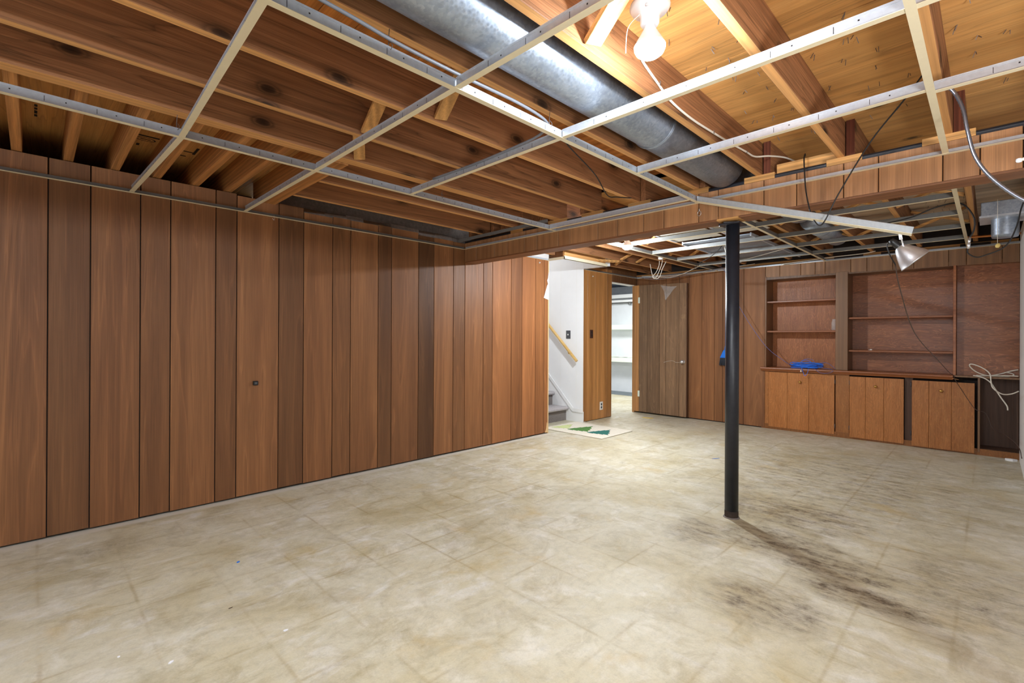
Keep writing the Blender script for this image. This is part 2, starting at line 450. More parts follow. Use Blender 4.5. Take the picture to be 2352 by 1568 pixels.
# ------------------------------------------------------------------ mesh helpers
class MB:
    def __init__(s):
        s.v, s.f, s.m, s.sm = [], [], [], []

    def add(s, vs, fs, mi=0, smooth=False):
        k = len(s.v)
        s.v += [tuple(p) for p in vs]
        for f in fs:
            s.f.append([i + k for i in f])
            s.m.append(mi)
            s.sm.append(smooth)
        return s

    def box(s, x0, x1, y0, y1, z0, z1, mi=0):
        x0, x1 = min(x0, x1), max(x0, x1)
        y0, y1 = min(y0, y1), max(y0, y1)
        z0, z1 = min(z0, z1), max(z0, z1)
        vs = [(x, y, z) for z in (z0, z1) for y in (y0, y1) for x in (x0, x1)]
        return s.add(vs, [(0, 2, 3, 1), (4, 5, 7, 6), (0, 1, 5, 4), (2, 6, 7, 3), (0, 4, 6, 2), (1, 3, 7, 5)], mi)

    def hexa(s, lo, hi, mi=0):
        """four lower corners and four upper corners, both counter-clockwise from above"""
        return s.add(list(lo) + list(hi), [(3, 2, 1, 0), (4, 5, 6, 7), (0, 1, 5, 4), (1, 2, 6, 5), (2, 3, 7, 6), (3, 0, 4, 7)], mi)

    def bar(s, a, b, wd, th, upv=(0, 0, 1), mi=0):
        a, b = Vector(a), Vector(b)
        d = (b - a).normalized()
        u = Vector(upv)
        sd = d.cross(u).normalized()
        u = sd.cross(d).normalized()
        lo, hi = [], []
        for p, o in ((a, -1), (a, 1), (b, 1), (b, -1)):
            lo.append(p + sd * o * wd / 2 - u * th / 2)
            hi.append(p + sd * o * wd / 2 + u * th / 2)
        return s.hexa(lo, hi, mi)

    def prism(s, pts, axis, a, b, mi=0):
        """2D outline pushed along an axis from a to b"""
        def P(p, t):
            if axis == 'X':
                return (t, p[0], p[1])
            if axis == 'Y':
                return (p[0], t, p[1])
            return (p[0], p[1], t)
        n = len(pts)
        vs = [P(p, a) for p in pts] + [P(p, b) for p in pts]
        fs = [tuple(range(n))[::-1], tuple(range(n, 2 * n))]
        fs += [(i, (i + 1) % n, n + (i + 1) % n, n + i) for i in range(n)]
        return s.add(vs, fs, mi)

    def tube(s, pts, r, seg=8, mi=0, sub=6, smooth=True, ridges=0):
        P = spline([Vector(p) for p in pts], sub) if sub > 1 and len(pts) > 2 else [Vector(p) for p in pts]
        k = len(s.v)
        t = (P[1] - P[0]).normalized()
        n = t.orthogonal().normalized()
        for i, p in enumerate(P):
            if 0 < i < len(P) - 1:
                t2 = (P[i + 1] - P[i - 1]).normalized()
            elif i:
                t2 = (P[i] - P[i - 1]).normalized()
            else:
                t2 = t
            ax = t.cross(t2)
            if ax.length > 1e-7:
                n = Matrix.Rotation(t.angle(t2), 3, ax) @ n
            t = t2
            bn = t.cross(n)
            rr = r(i / (len(P) - 1)) if callable(r) else r
            if ridges:
                rr *= 1.0 if i % 2 else ridges
            for j in range(seg):
                a = 2 * math.pi * j / seg
                s.v.append(tuple(p + (n * math.cos(a) + bn * math.sin(a)) * rr))
        for i in range(len(P) - 1):
            for j in range(seg):
                j2 = (j + 1) % seg
                s.f.append([k + i * seg + j, k + i * seg + j2, k + (i + 1) * seg + j2, k + (i + 1) * seg + j])
                s.m.append(mi)
                s.sm.append(smooth)
        for f in (list(range(k, k + seg))[::-1], list(range(k + (len(P) - 1) * seg, k + len(P) * seg))):
            s.f.append(f)
            s.m.append(mi)
            s.sm.append(False)
        return s

    def lathe(s, prof, origin=(0, 0, 0), axis=(0, 0, 1), seg=24, mi=0, smooth=True):
        """profile of (radius, height) turned about an axis"""
        o, ax = Vector(origin), Vector(axis).normalized()
        n = ax.orthogonal().normalized()
        bn = ax.cross(n)
        k = len(s.v)
        for r, h in prof:
            for j in range(seg):
                a = 2 * math.pi * j / seg
                s.v.append(tuple(o + ax * h + (n * math.cos(a) + bn * math.sin(a)) * max(r, 1e-5)))
        for i in range(len(prof) - 1):
            for j in range(seg):
                j2 = (j + 1) % seg
                s.f.append([k + i * seg + j, k + i * seg + j2, k + (i + 1) * seg + j2, k + (i + 1) * seg + j])
                s.m.append(mi)
                s.sm.append(smooth)
        return s

    def build(s, name, mats, parent=None, bevel=0.0, color=None):
        if not isinstance(mats, (list, tuple)):
            mats = [mats]
        xs, ys, zs = zip(*s.v)
        c = Vector(((min(xs) + max(xs)) / 2, (min(ys) + max(ys)) / 2, min(zs)))
        me = bpy.data.meshes.new(name)
        me.from_pydata([(p[0] - c.x, p[1] - c.y, p[2] - c.z) for p in s.v], [], s.f)
        for m in mats:
            me.materials.append(m)
        me.polygons.foreach_set('material_index', s.m)
        me.polygons.foreach_set('use_smooth', s.sm)
        me.update()
        bm = bmesh.new()
        bm.from_mesh(me)
        bmesh.ops.recalc_face_normals(bm, faces=bm.faces)
        if bevel:
            bmesh.ops.bevel(bm, geom=list(bm.edges), offset=bevel, segments=1, affect='EDGES', clamp_overlap=True)
        bm.to_mesh(me)
        bm.free()
        o = bpy.data.objects.new(name, me)
        col.objects.link(o)
        o.location = c - world_loc(parent)
        if parent:
            o.parent = parent
        if color:
            o.color = (*color, 1) if len(color) == 3 else color
        return o


def world_loc(o):
    p = Vector((0, 0, 0))
    while o:
        p += o.location
        o = o.parent
    return p


def spline(P, sub):
    out = []
    n = len(P)
    for i in range(n - 1):
        p0, p1, p2, p3 = P[max(i - 1, 0)], P[i], P[i + 1], P[min(i + 2, n - 1)]
        for k in range(sub):
            t = k / sub
            out.append(0.5 * ((2 * p1) + (p2 - p0) * t + (2 * p0 - 5 * p1 + 4 * p2 - p3) * t * t + (3 * p1 - p0 - 3 * p2 + p3) * t ** 3))
    out.append(P[-1])
    return out


def empty(name, loc=(0, 0, 0), parent=None):
    o = bpy.data.objects.new(name, None)
    o.empty_display_size = 0.1
    col.objects.link(o)
    o.location = Vector(loc) - world_loc(parent)
    if parent:
        o.parent = parent
    return o


def tag(o, label, cat, group=None):
    o['label'] = label
    o['category'] = cat
    if group:
        o['group'] = group
    return o


def struct(o):
    o['kind'] = 'structure'
    return o


def box(name, x0, x1, y0, y1, z0, z1, mat, parent=None, bevel=0.0, color=None):
    return MB().box(x0, x1, y0, y1, z0, z1).build(name, mat, parent, bevel, color)


def tint(f, warm=0.0):
    return (f * (1 + warm), f, f * (1 - warm))


# ------------------------------------------------------------------ fixed dimensions of the room (metres)
YL = 3.757      # panelled wall on the left
YS = 3.90       # panelled strip beyond the stairs
XF = 6.66       # far wall with the built-in cabinets
YR = -0.198     # white wall on the right
XB0, XB1 = 3.08, 3.225   # boxed steel beam
ZB = 1.895
ZG1, ZG2 = 2.032, 2.07   # ceiling grids
ZJ, ZP = 2.13, 2.318     # joist underside, subfloor underside

# ------------------------------------------------------------------ floor and outer shell
fl = struct(box('floor', -1.8, 9.1, -2.0, 6.3, -0.1, 0.0, FLOOR))
gb = box('grey_painted_strip', 8.35, 8.92, 3.95, 6.3, 0.0, 0.002, GREYPAINT, fl)

wl = struct(empty('wall_left', (1.4, YL, 0)))
box('backing', -1.8, 4.375, YL + 0.008, YL + 0.07, 0.012, 2.05, BLACKGAP, wl)


def plank_y(name, x0, x1, z0, z1, y, mat, parent, color, th=0.008, gap=0.0055, ch=0.0018):
    """board of a wall whose face looks towards -y"""
    a, b_ = x0 + gap / 2, x1 - gap / 2
    MB().prism([(a, y + th), (a, y + ch), (a + ch, y), (b_ - ch, y), (b_, y + ch), (b_, y + th)], 'Z', z0, z1).build(name, mat, parent, 0, color)


def plank_x(name, y0, y1, z0, z1, x, mat, parent, color, th=0.006, gap=0.0035, ch=0.003, z0b=None):
    """board of a wall whose face looks towards -x"""
    a, b_ = y0 + gap / 2, y1 - gap / 2
    prof = [(x + th, a), (x + ch, a), (x, a + ch), (x, b_ - ch), (x + ch, b_), (x + th, b_)]
    n = len(prof)
    zz = lambda yy: z0 if z0b is None else z0 + (z0b - z0) * (yy - a) / max(b_ - a, 1e-6)
    vs = [(p[0], p[1], zz(p[1])) for p in prof] + [(p[0], p[1], z1) for p in prof]
    fs = [tuple(range(n)), tuple(range(n, 2 * n))] + [(i, (i + 1) % n, n + (i + 1) % n, n + i) for i in range(n)]
    MB().add(vs, fs).build(name, mat, parent, 0, color)


gx = [-1.8, -1.42, -1.16, -0.93, -0.63, -0.47, -0.125 - 0.06, 0.058, 0.239, 0.474, 0.63, 0.886, 1.016, 1.298, 1.481, 1.712, 1.866, 2.12, 2.251, 2.534, 2.709,
      2.943, 3.09, 3.34, 3.47, 3.752, 3.927, 4.155, 4.31, 4.38]
tone = [1, .8, 1, .9, 1.05, .8, .92, .72, .95, .84, 1.0, .76, 1.06, .7, 1.12, .86, 1.05, .66, .98, .5, 1.12, .84, 1.04, .9, 1.24, .84, 1.3, 1.08, 1.15]
for i in range(len(gx) - 1):
    xm = (gx[i] + gx[i + 1]) / 2
    zt = 2.15 if xm < 1.15 else (2.14 if xm < 1.4 else 2.118 - 0.012 * (xm - 1.4) + random.uniform(-0.012, 0.012))
    t = tone[i]
    wm = 0.02 if t > 0.75 else 0.0
    if xm > 3.0:
        wm = 0.02 + 0.09 * min(1, (xm - 3.0) / .8)
    plank_y('plank', gx[i], gx[i + 1], 0.012 + random.uniform(0, 0.006), zt, YL, PANEL, wl, tint(t, wm))
# broken foot of the wall end and its bare stud
box('stud', 4.378, 4.392, YL, YL + 0.09, 0.0, 2.07, LUMBER, wl)
MB().prism([(4.33, 0.012), (4.383, 0.012), (4.383, 0.10), (4.362, 0.135), (4.352, 0.06)], 'Y', YL - 0.002, YL).build('bare_chip', LUMBER, wl)
MB().prism([(4.295, 1.62), (4.382, 1.60), (4.382, 1.93), (4.37, 1.86), (4.356, 1.83), (4.372, 1.79), (4.356, 1.77), (4.34, 1.73)], 'Y', YL - 0.006, YL - 0.001).build('torn_paper', PAPER, wl)
# concrete foundation seen over the top of the boards
fw_ = MB()
xs_ = [-1.8 + 0.2 * i for i in range(25)]
fw_.box(-1.8, 4.36, YL + 0.10, YL + 0.34, 0.0, 2.05).box(1.3, 4.36, YL + 0.28, YL + 0.33, 2.05, ZP)
o = fw_.build('foundation', CONCRETE, wl)
cr = MB()
random.seed(3)
px_ = 1.30
while px_ < 3.05:
    w_ = random.uniform(0.08, 0.2)
    h_ = 2.16 + random.uniform(-0.03, 0.015)
    cr.hexa([(px_, YL + 0.03, 2.04), (px_ + w_, YL + 0.035, 2.04), (px_ + w_, YL + 0.3, 2.04), (px_, YL + 0.3, 2.04)],
            [(px_, YL + 0.06 + random.uniform(0, .03), h_), (px_ + w_, YL + 0.05 + random.uniform(0, .03), h_), (px_ + w_, YL + 0.3, 2.22), (px_, YL + 0.3, 2.22)])
    px_ += w_
cr.build('rough_concrete_top', CONCRETE, wl)['kind'] = 'stuff'

# strip of lighter boards, doorway head
ws = struct(empty('wall_strip', (5.6, YS, 0)))
box('backing', 5.30, 5.962, YS + 0.006, YS + 0.10, 0.0, 2.30, BLACKGAP, ws)
sg = [5.282, 5.371, 5.555, 5.84, 5.968]
for i, t in enumerate((0.98, 1.08, 1.12, 0.92)):
    plank_y('plank', sg[i], sg[i + 1], 0.008, 2.13 if i else 2.08, YS, STRIPW, ws, tint(t, 0.04))
og = [5.968, 6.199, 6.394, 6.66]
box('backing', 5.962, 6.66, YS + 0.006, YS + 0.10, 1.975, 2.30, BLACKGAP, ws)
for i, t in enumerate((0.62, 0.56, 0.6)):
    plank_y('plank', og[i], og[i + 1], 1.965, 2.30, YS, PANEL, ws, tint(t))
for i in range(4):
    plank_y('plank', sg[i], sg[i + 1], 2.13 if i else 2.135, 2.30, YS, PANEL, ws, tint(0.6))
box('head_casing', 5.962, 6.6, YS + 0.006, YS + 0.10, 1.955, 1.973, PLASTIC_W, ws)
box('jamb', 6.601, 6.668, YS, YS + .04, 0.0, 1.96, STRIPW, ws)
box('jamb', 5.958, 5.968, YS + 0.008, YS + 0.10, 0.0, 1.96, STRIPW, ws)

# white wall beside the stairs
wst = struct(empty('wall_stair', (5.29, 4.6, 0)))
box('wall_face', 5.284, 5.34, 3.904, 6.3, 0.0, 3.2, WHITE, wst)
box('bulkhead', 5.284, 5.34, 3.52, 3.903, 2.083, 2.31, WHITE, wst)
for yy in (4.02, 4.30, 4.62):
    box('board_joint', 5.2835, 5.2845, yy, yy + 0.003, 0.2, 3.0, PLASTIC_W, wst)
MB().prism([(4.9, 0.98), (4.9, 0.0), (3.893, 0.0), (3.893, 0.145), (4.066, 0.145)], 'X', 5.268, 5.284).build('skirt_board', WHITE_T, wst)
MB().prism([(4.9, 1.035), (4.9, 0.985), (4.068, 0.132), (3.892, 0.132), (3.892, 0.182), (4.052, 0.182)], 'X', 5.258, 5.270).build('skirt_cap', WHITE_T, wst)
MB().box(4.39, 5.284, 6.24, 6.3, 0, 3.2).build('stair_back', WHITE, wst)
MB().box(4.33, 4.39, 4.12, 6.3, 0, 3.2).build('stair_side', WHITE, wst)
MB().box(4.34, 5.34, 4.15, 6.3, 3.22, 3.3).build('stair_ceiling', WHITE, wst)

# boxed soffit in front of the stairs
so = struct(empty('trim_1', (4.8, 3.52, 2.07)))
box('front_board', 4.385, 5.225, 3.516, 3.54, 2.09, 2.30, JEDGE, so)
box('side_board', 4.385, 4.41, 3.54, YL - 0.002, 2.09, 2.30, PANEL, so, 0, tint(0.7))
MB().box(4.375, 5.26, 3.508, 3.516, 2.066, 2.105).box(4.375, 5.26, 3.508, 3.532, 2.066, 2.069).build('front_angle', [CREAM], so)
MB().box(4.375, 4.383, 3.508, YL - 0.002, 2.066, 2.095).build('side_angle', [CREAM], so)

# far wall
wf = struct(empty('wall_far', (XF, 2.0, 0)))
box('backing', XF + 0.006, XF + 0.05, 2.052, YS + .006, 0.0, 2.32, BLACKGAP, wf)
box('backing', XF + 0.006, XF + 0.05, -2.0, 2.052, 1.95, 2.32, BLACKGAP, wf)
fg = [2.047, 2.31, 2.582, 2.694, 2.871, 3.058, 3.208, 3.412, 3.531, 3.682, 3.9]
for i, t in enumerate((1.1, 1.0, 0.96, 1.16, 1.08, .9, 1., .9, .95, .9)):
    plank_x('plank', fg[i], fg[i + 1], 0.012, 2.10, XF, PANEL, wf, tint(t, 0.02))
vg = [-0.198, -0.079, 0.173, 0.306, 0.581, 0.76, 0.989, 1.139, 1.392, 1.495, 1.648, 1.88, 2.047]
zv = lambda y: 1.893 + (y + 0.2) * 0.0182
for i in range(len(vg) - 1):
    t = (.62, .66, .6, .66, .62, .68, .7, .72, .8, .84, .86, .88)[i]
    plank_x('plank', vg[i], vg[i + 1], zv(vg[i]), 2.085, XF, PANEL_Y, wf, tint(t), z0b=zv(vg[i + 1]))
box('top_plate', XF - 0.01, XF + 0.05, -0.19, 3.9, 2.095, 2.118, BRIDGE, wf, 0, tint(0.6))
for y0, y1 in ((0.0, 0.22), (0.5, 0.86), (1.02, 1.3)):
    box('black_gap', XF - 0.012, XF + 0.02, y0, y1, 2.088, 2.112, BLACKGAP, wf)

struct(box('light_block_far', XF + .30, XF + .36, -2.05, 3.9, 0.0, 2.32, DARKW))  # unseen sheet added to stop background light leaking through the cracks
# white wall on the right, with a rounded top corner
wr = struct(empty('wall_right', (6.2, YR, 0)))
MB().box(4.9, XF, YR - 0.1, YR, 0.0, 2.18).build('wall_face', WHITE, wr)
MB().box(4.9, 4.98, -2.0, YR - 0.1, 0.0, 2.18).build('wall_return', WHITE, wr)

# closing walls behind the camera
wb = struct(box('wall_rear', -1.86, -1.8, -2.06, 3.9, 0, 2.32, WHITE))
wn_ = struct(box('wall_near', -1.8, 4.98, -2.06, -2.0, 0, 2.32, WHITE))

# utility room beyond the doorway
wu = struct(empty('wall_utility', (8.95, 5.0, 0)))
box('wall_face', 8.92, 9.0, 3.9, 6.3, 0.0, 2.06, WHITE_C, wu)
box('side_face', 5.34, 9.0, 6.24, 6.3, 0.0, 2.3, WHITE_C, wu)
box('near_face', 6.672, 9.0, 3.905, 3.94, 0.0, 2.3, WHITE_C, wu)
box('upper_face', 8.94, 9.0, 3.9, 6.3, 2.06, 2.3, plain('grey_block', (150, 154, 160), 0.8, 0, .1), wu)
box('white_beam', 8.72, 8.9, 3.99, 6.2, 1.985, 2.055, WHITE_T, wu)
box('white_ledge', 8.78, 8.9, 3.99, 6.2, 1.90, 1.945, WHITE_T, wu)
MB().tube([(8.84, 3.99, 1.885), (8.84, 6.2, 1.885)], 0.014, 8, sub=1).build('grey_pipe', TEE_D, wu)
MB().lathe([(0.035, 0), (0.04, 0.02), (0.03, 0.05), (0.0, 0.05)], (8.84, 5.34, 1.85), (0, 0, 1), 12).build('pipe_valve', TEE_D, wu)
cu = struct(box('ceiling_utility', 5.34, 9.0, 4.0, 6.3, 2.24, 2.3, BLUEDARK))

# ------------------------------------------------------------------ ceiling framing
ce = struct(empty('ceiling', (2.5, 1.8, ZP)))
# plywood sheets of the subfloor, butted with a small joint
random.seed(5)
yj = [-2.0, -0.6, 0.575, 1.0]
for (x0, x1) in ((-1.8, -0.15), (-0.145, 2.05), (2.055, 3.15)):
    for (y0, y1) in ((-2.05, -0.655), (-0.65, 0.568), (0.572, 0.985)):
        box('plywood_sheet', x0, x1, y0, y1, ZP, ZP + 0.018, PLY, ce, 0, tint(random.uniform(0.92, 1.05)))
# narrow orange boards between the brown joists on the left
x = -1.8
while x < 3.15:
    w_ = 0.14
    box('subfloor_board', x + 0.001, x + w_ - 0.002, 0.99, 2.55, ZP, ZP + 0.018, BOARD, ce, 0, tint(random.uniform(0.85, 1.08)))
    x += w_
for (x0, x1) in ((-1.8, -0.06), (-0.055, 1.165), (1.17, 3.15)):
    box('plywood_sheet', x0, x1, 2.555, 4.45, ZP, ZP + 0.018, PLY, ce, 0, tint(0.95))
for (x0, x1) in ((3.155, 4.36), (4.365, 5.57), (5.575, 6.75)):
    for (y0, y1) in ((-2.05, 0.10), (0.105, 1.32), (1.325, 2.56), (2.565, 3.9)):
        box('plywood_sheet', x0, x1, y0, y1, ZP, ZP + 0.018, PLY_P if (x0 > 4.3 and y0 < 1) else PLY, ce, 0, tint(random.uniform(0.88, 1.0)))


def joist(x0, x1, y0, y1, color=(1, 1, 1), z0=ZJ):
    # brown sides, lighter orange underside
    m = MB()
    m.box(x0, x1, y0, y1, z0, ZP)
    m.m[0] = 1
    return m.build('joist', [JOIST, JEDGE], ce, 0.0025, color)


NEAR = ((0.128, .166), (0.555, .593), (.968, 1.006), (1.352, 1.390), (1.785, 1.823), (2.166, 2.204), (2.51, 2.588))
for i, (y0, y1) in enumerate(NEAR):
    joist(-1.8, 3.165, y0, y1, tint(random.uniform(.92, 1.08)))
for y0 in (-0.29, -0.70, -1.11, -1.52):
    joist(-1.8, 3.165, y0, y0 + 0.038)
joist(1.275, 3.165, 2.985, 3.023)
joist(1.275, 3.165, 3.405, 3.443)
FAR = (-1.14, -.73, -.32, 0.088, .512, .922, 1.312, 1.742, 2.12, 2.28, 2.60, 2.95, 3.33, 3.66)
for y0 in FAR:
    if y0 == 2.12:
        continue
    joist(3.085, 6.74, y0, y0 + 0.038, tint(random.uniform(.85, 1.0)))
for (y0, y1) in ((2.64, 2.945), (3.03, 3.325), (3.45, 3.75)):
    box('light_blocking', 3.17, 3.205, y0, y1, 2.113, ZP, JOIST, ce)  # boards added to keep the far bulb's light off the concrete
# dark sawn ends of the lapped joists above the beam
for y0 in (.088, .512, .922):
    box('joist_end', 3.08, 3.0845, y0, y0 + .038, ZJ, ZP, ENDW, ce)
# outriggers and trimmer of the bump-out
for x0 in (-1.32, -1.115, -.91, -.705, -.5, -.295, -.088, .12, .329, .535, .745, .94):
    MB().box(x0, x0 + .042, 2.59, 4.4, 2.155, ZP).build('outrigger', OUTR, ce, 0.002, tint(random.uniform(.9, 1.08)))
box('trimmer', 1.19, 1.27, 2.59, 4.0, 2.125, ZP, OUTR, ce, 0.002)
box('rim_board', -1.8, 1.3, 4.4, 4.45, 2.05, ZP, DARKW, ce)
box('sill', -1.8, 1.3, YL + .1, 4.45, 2.04, 2.06, BLACKGAP, ce)
# printed stamps on the bump-out plywood
st = MB()
for (cx, cy) in ((0.47, 3.56),):
    ring = [(cx + .05 * math.cos(a), cy + .034 * math.sin(a)) for a in [i * math.pi / 12 for i in range(24)]]
    rin = [(cx + .042 * math.cos(a), cy + .026 * math.sin(a)) for a in [i * math.pi / 12 for i in range(24)]]
    st.add([(p[0], p[1], ZP - .0006) for p in ring + rin], [(i, (i + 1) % 24, 24 + (i + 1) % 24, 24 + i) for i in range(24)])
    st.box(cx - .025, cx + .025, cy - .005, cy + .005, ZP - .0008, ZP)
for (x0, x1, y0, y1) in ((.40, .53, 3.49, 3.51), (.55, .565, 3.30, 3.37), (.575, .585, 3.31, 3.36), (.60, .612, 3.40, 3.5), (.62, .632, 3.55, 3.66), (.44, .455, 3.66, 3.7),
                         (.66, .72, 3.60, 3.615), (.64, .70, 3.70, 3.715), (.72, .735, 3.5, 3.64), (.0, .012, 3.42, 3.455), (.0, .012, 3.47, 3.50), (.0, .012, 3.515, 3.56), (.0, .012, 3.575, 3.61)):
    st.box(x0, x1, y0, y1, ZP - .0008, ZP)
st.build('printed_stamp', INK, ce)
# nail points coming through the plywood
nl = MB()
random.seed(11)
def nailpt(x, y):
    for k in range(random.choice((1, 2, 2))):
        a = Vector((x + random.uniform(-.012, .012), y + random.uniform(-.008, .008), ZP + .002))
        e_ = a + Vector((random.uniform(-.012, .012), random.uniform(-.012, .012), -random.uniform(.014, .028)))
        nl.bar(a, e_, .0022, .0022, (0, 1, 0))
for row in range(12):
    xr = 1.25 + row * 0.165
    for yb in (0.2, 0.27, 0.35, 0.42, 0.5, 0.64, 0.72, 0.8, 0.88, -0.05, -0.12, 0.06):
        if random.random() < 0.62:
            nailpt(xr + random.uniform(-.03, .03), yb + random.uniform(-.03, .03))
for row in range(6):
    for yb in (0.15, 0.2, 0.26, 0.32, 0.38):
        nailpt(5.2 + row * .2 + random.uniform(-.05, .05), yb + random.uniform(-.02, .02))
o = nl.build('nail_points', NAIL, ce)
o['kind'] = 'stuff'
# cross bridging between the joists
def bridging(a, b_, w_=.06, t_=.018):
    MB().bar(a, b_, w_, t_, (0.0, 0.35, 1.0)).build('bridging', BRIDGE, ce, 0.0015, tint(random.uniform(.9, 1.1)))
bridging((1.29, 2.50, 2.145), (1.13, 2.215, 2.295))
bridging((1.15, 2.155, 2.145), (1.10, 1.835, 2.295))
bridging((1.31, 1.775, 2.145), (1.20, 1.40, 2.295))
bridging((1.335, .955, 2.145), (1.19, .60, 2.285), .066, .02)
for i in range(3, len(FAR) - 1):
    y0, y1 = FAR[i] + .042, FAR[i + 1] - .004
    if y1 - y0 < .2:
        continue
    for xx in (4.55, 5.6):
        if 2.5 < y0 and xx < 5:
            continue
        bridging((xx, y0, 2.15), (xx, y1, 2.295), .045)
        bridging((xx + .07, y0, 2.295), (xx + .07, y1, 2.15), .045)
bridging((5.28, 3.32, 2.14), (5.33, 2.99, 2.28), .05)
bridging((5.30, 3.36, 2.125), (4.98, 3.56, 2.125), .05)

# ------------------------------------------------------------------ boxed steel beam and its column
bm_ = tag(empty('ceiling_beam', (3.15, 1.0, ZB)), 'low steel beam boxed in brown panelling that crosses the whole ceiling', 'beam')
box('steel_flange', 3.087, 3.22, -2.0, YL, 2.086, 2.112, STEEL_B, bm_, .004)
MB().tube([(3.098, -2.0, 2.108), (3.098, YL, 2.108)], .012, 10, sub=1).build('flange_edge', STEEL_B, bm_)
box('steel_web', 3.14, 3.15, -2.0, YL, 1.92, 2.086, STEEL_B, bm_)
bg = [-2.0, -1.6, -1.2, -.95, -.55, -.3, -.1, .036, .164, .411, .561, .785, .958, 1.227, 1.354, 1.599, 1.752, 1.968, 2.143, 2.414, 2.537, 2.774, 2.919, 3.14, 3.31, 3.573, YL]
random.seed(9)
for i in range(len(bg) - 1):
    plank_x('plank', bg[i], bg[i + 1], ZB + .012, 2.092, XB0, PANEL_Y, bm_, tint(random.uniform(.92, 1.14) * (.85 if bg[i] > 2.3 else 1)))
    plank_x('back_plank', bg[i], bg[i + 1], ZB + .012, 2.085, XB1 - .008, PANEL_Y, bm_, tint(.9))
MB().box(XB0, XB1, -2.0, 1.1, ZB, ZB + .012).build('bottom_board', TRIM_Y, bm_, .002)
MB().box(XB0, XB1, 1.24, YL, ZB, ZB + .012).build('bottom_board', TRIM_Y, bm_, .002)
box('packing', 3.09, 3.215, 1.1, 1.24, ZB + .002, ZB + .03, BRIDGE, bm_)
for (y0, y1) in ((.05, .24), (.48, .64), (.90, 1.07), (1.29, 1.46), (1.70, 1.88), (2.1, 2.3), (2.45, 2.65), (2.95, 3.1)):
    MB().box(3.081, 3.2, y0, y1, 2.094, ZJ).build('shim', BRIDGE, bm_, .001, tint(random.uniform(.7, .95)))
box('cleat', 3.125, 3.145, .60, .90, 2.114, 2.182, BRIDGE, bm_)
# little ring hook on the face of the beam
MB().tube([(3.078, 1.343, 1.995), (3.066, 1.343, 1.99), (3.07, 1.343, 1.975)], .0018, 6).tube(
    [(3.068 + .004 * math.cos(a), 1.343 + .013 * math.cos(a), 1.962 + .016 * math.sin(a)) for a in [i * math.pi / 6 for i in range(13)]], .0018, 6, sub=2).build('ring_hook', CHROME, bm_)

cl = tag(empty('support_column', (3.185, 1.175, 0)), 'black round steel post standing on the floor under the boxed beam', 'column')
MB().lathe([(0, .004), (.041, .004), (.041, 1.875), (0, 1.875)], (3.185, 1.175, 0), (0, 0, 1), 32).build('pipe', STEEL_B, cl)
MB().lathe([(0, 0), (.05, 0), (.046, .006), (0, .006)], (3.185, 1.175, 0), (0, 0, 1), 24).build('foot_ring', CONCRETE, cl)
MB().box(3.12, 3.25, 1.11, 1.24, 1.875, 1.884).build('cap_plate', STEEL_B, cl, .001)
MB().bar((3.12, 1.16, 1.884), (3.25, 1.24, 1.892), .09, .006).build('cap_wedge', STEEL_B, cl)
MB().lathe([(.0415, .004), (.0417, .03), (.0412, .045)], (3.185, 1.175, 0), (0, 0, 1), 32).build('rusty_foot', plain('rust', (58, 44, 38), .8, 0, .5, 40), cl)

# ------------------------------------------------------------------ round duct
du = tag(empty('round_duct', (1.2, 1.19, 2.09)), 'long round galvanised duct running between the joists beside the bulb', 'duct')
MB().lathe([(.118, -1.8), (.118, 2.19)], (0, 1.185, 2.215), (1, 0, 0), 40).build('duct_pipe', DUCT, du)
MB().lathe([(.121, 2.17), (.1215, 2.19), (.119, 2.196), (.119, 3.06), (0, 3.06)], (0, 1.185, 2.215), (1, 0, 0), 40).build('duct_pipe', DUCT, du)
MB().lathe([(.118, 2.168), (.1235, 2.176), (.1235, 2.184), (.118, 2.192)], (0, 1.185, 2.215), (1, 0, 0), 40).build('seam_bead', DUCT, du)

# ------------------------------------------------------------------ suspended grid, near half
def tee(name, a, b_, parent, web=GALV_T, fw2=.024, wh=.036, slots=True):
    """inverted T: cream flange below, metal web and bulb above"""
    a, b_ = Vector(a), Vector(b_)
    u = Vector((0, 0, 1))
    if name == 'cross_tee':          # rests on the flange of the main tee
        a, b_ = a + u * .0018, b_ + u * .0018
    m = MB()
    m.bar(a + u * .0008, b_ + u * .0008, fw2, .0016, (0, 0, 1), 0)
    m.bar(a + u * (.0016 + wh / 2), b_ + u * (.0016 + wh / 2), .0025, wh, (0, 0, 1), 1)
    m.bar(a + u * (wh - .001), b_ + u * (wh - .001), .006, .007, (0, 0, 1), 1)
    if slots:
        d = (b_ - a)
        n = int(d.length / .15)
        for i in range(1, n):
            p = a + d * (i / n)
            dn = d.normalized()
            m.bar(p + u * .010 - dn * .0008, p + u * .030 - dn * .0008 + Vector((1e-5, 1e-5, 0)), .0034, .0016, dn, 2)
            q = p + d.normalized() * .06
            m.bar(q + u * .020, q + u * .0245 + Vector((1e-5, 1e-5, 0)), .0034, .0045, dn, 2)
    return m.build(name, [CREAM, web, BLACKGAP], parent)


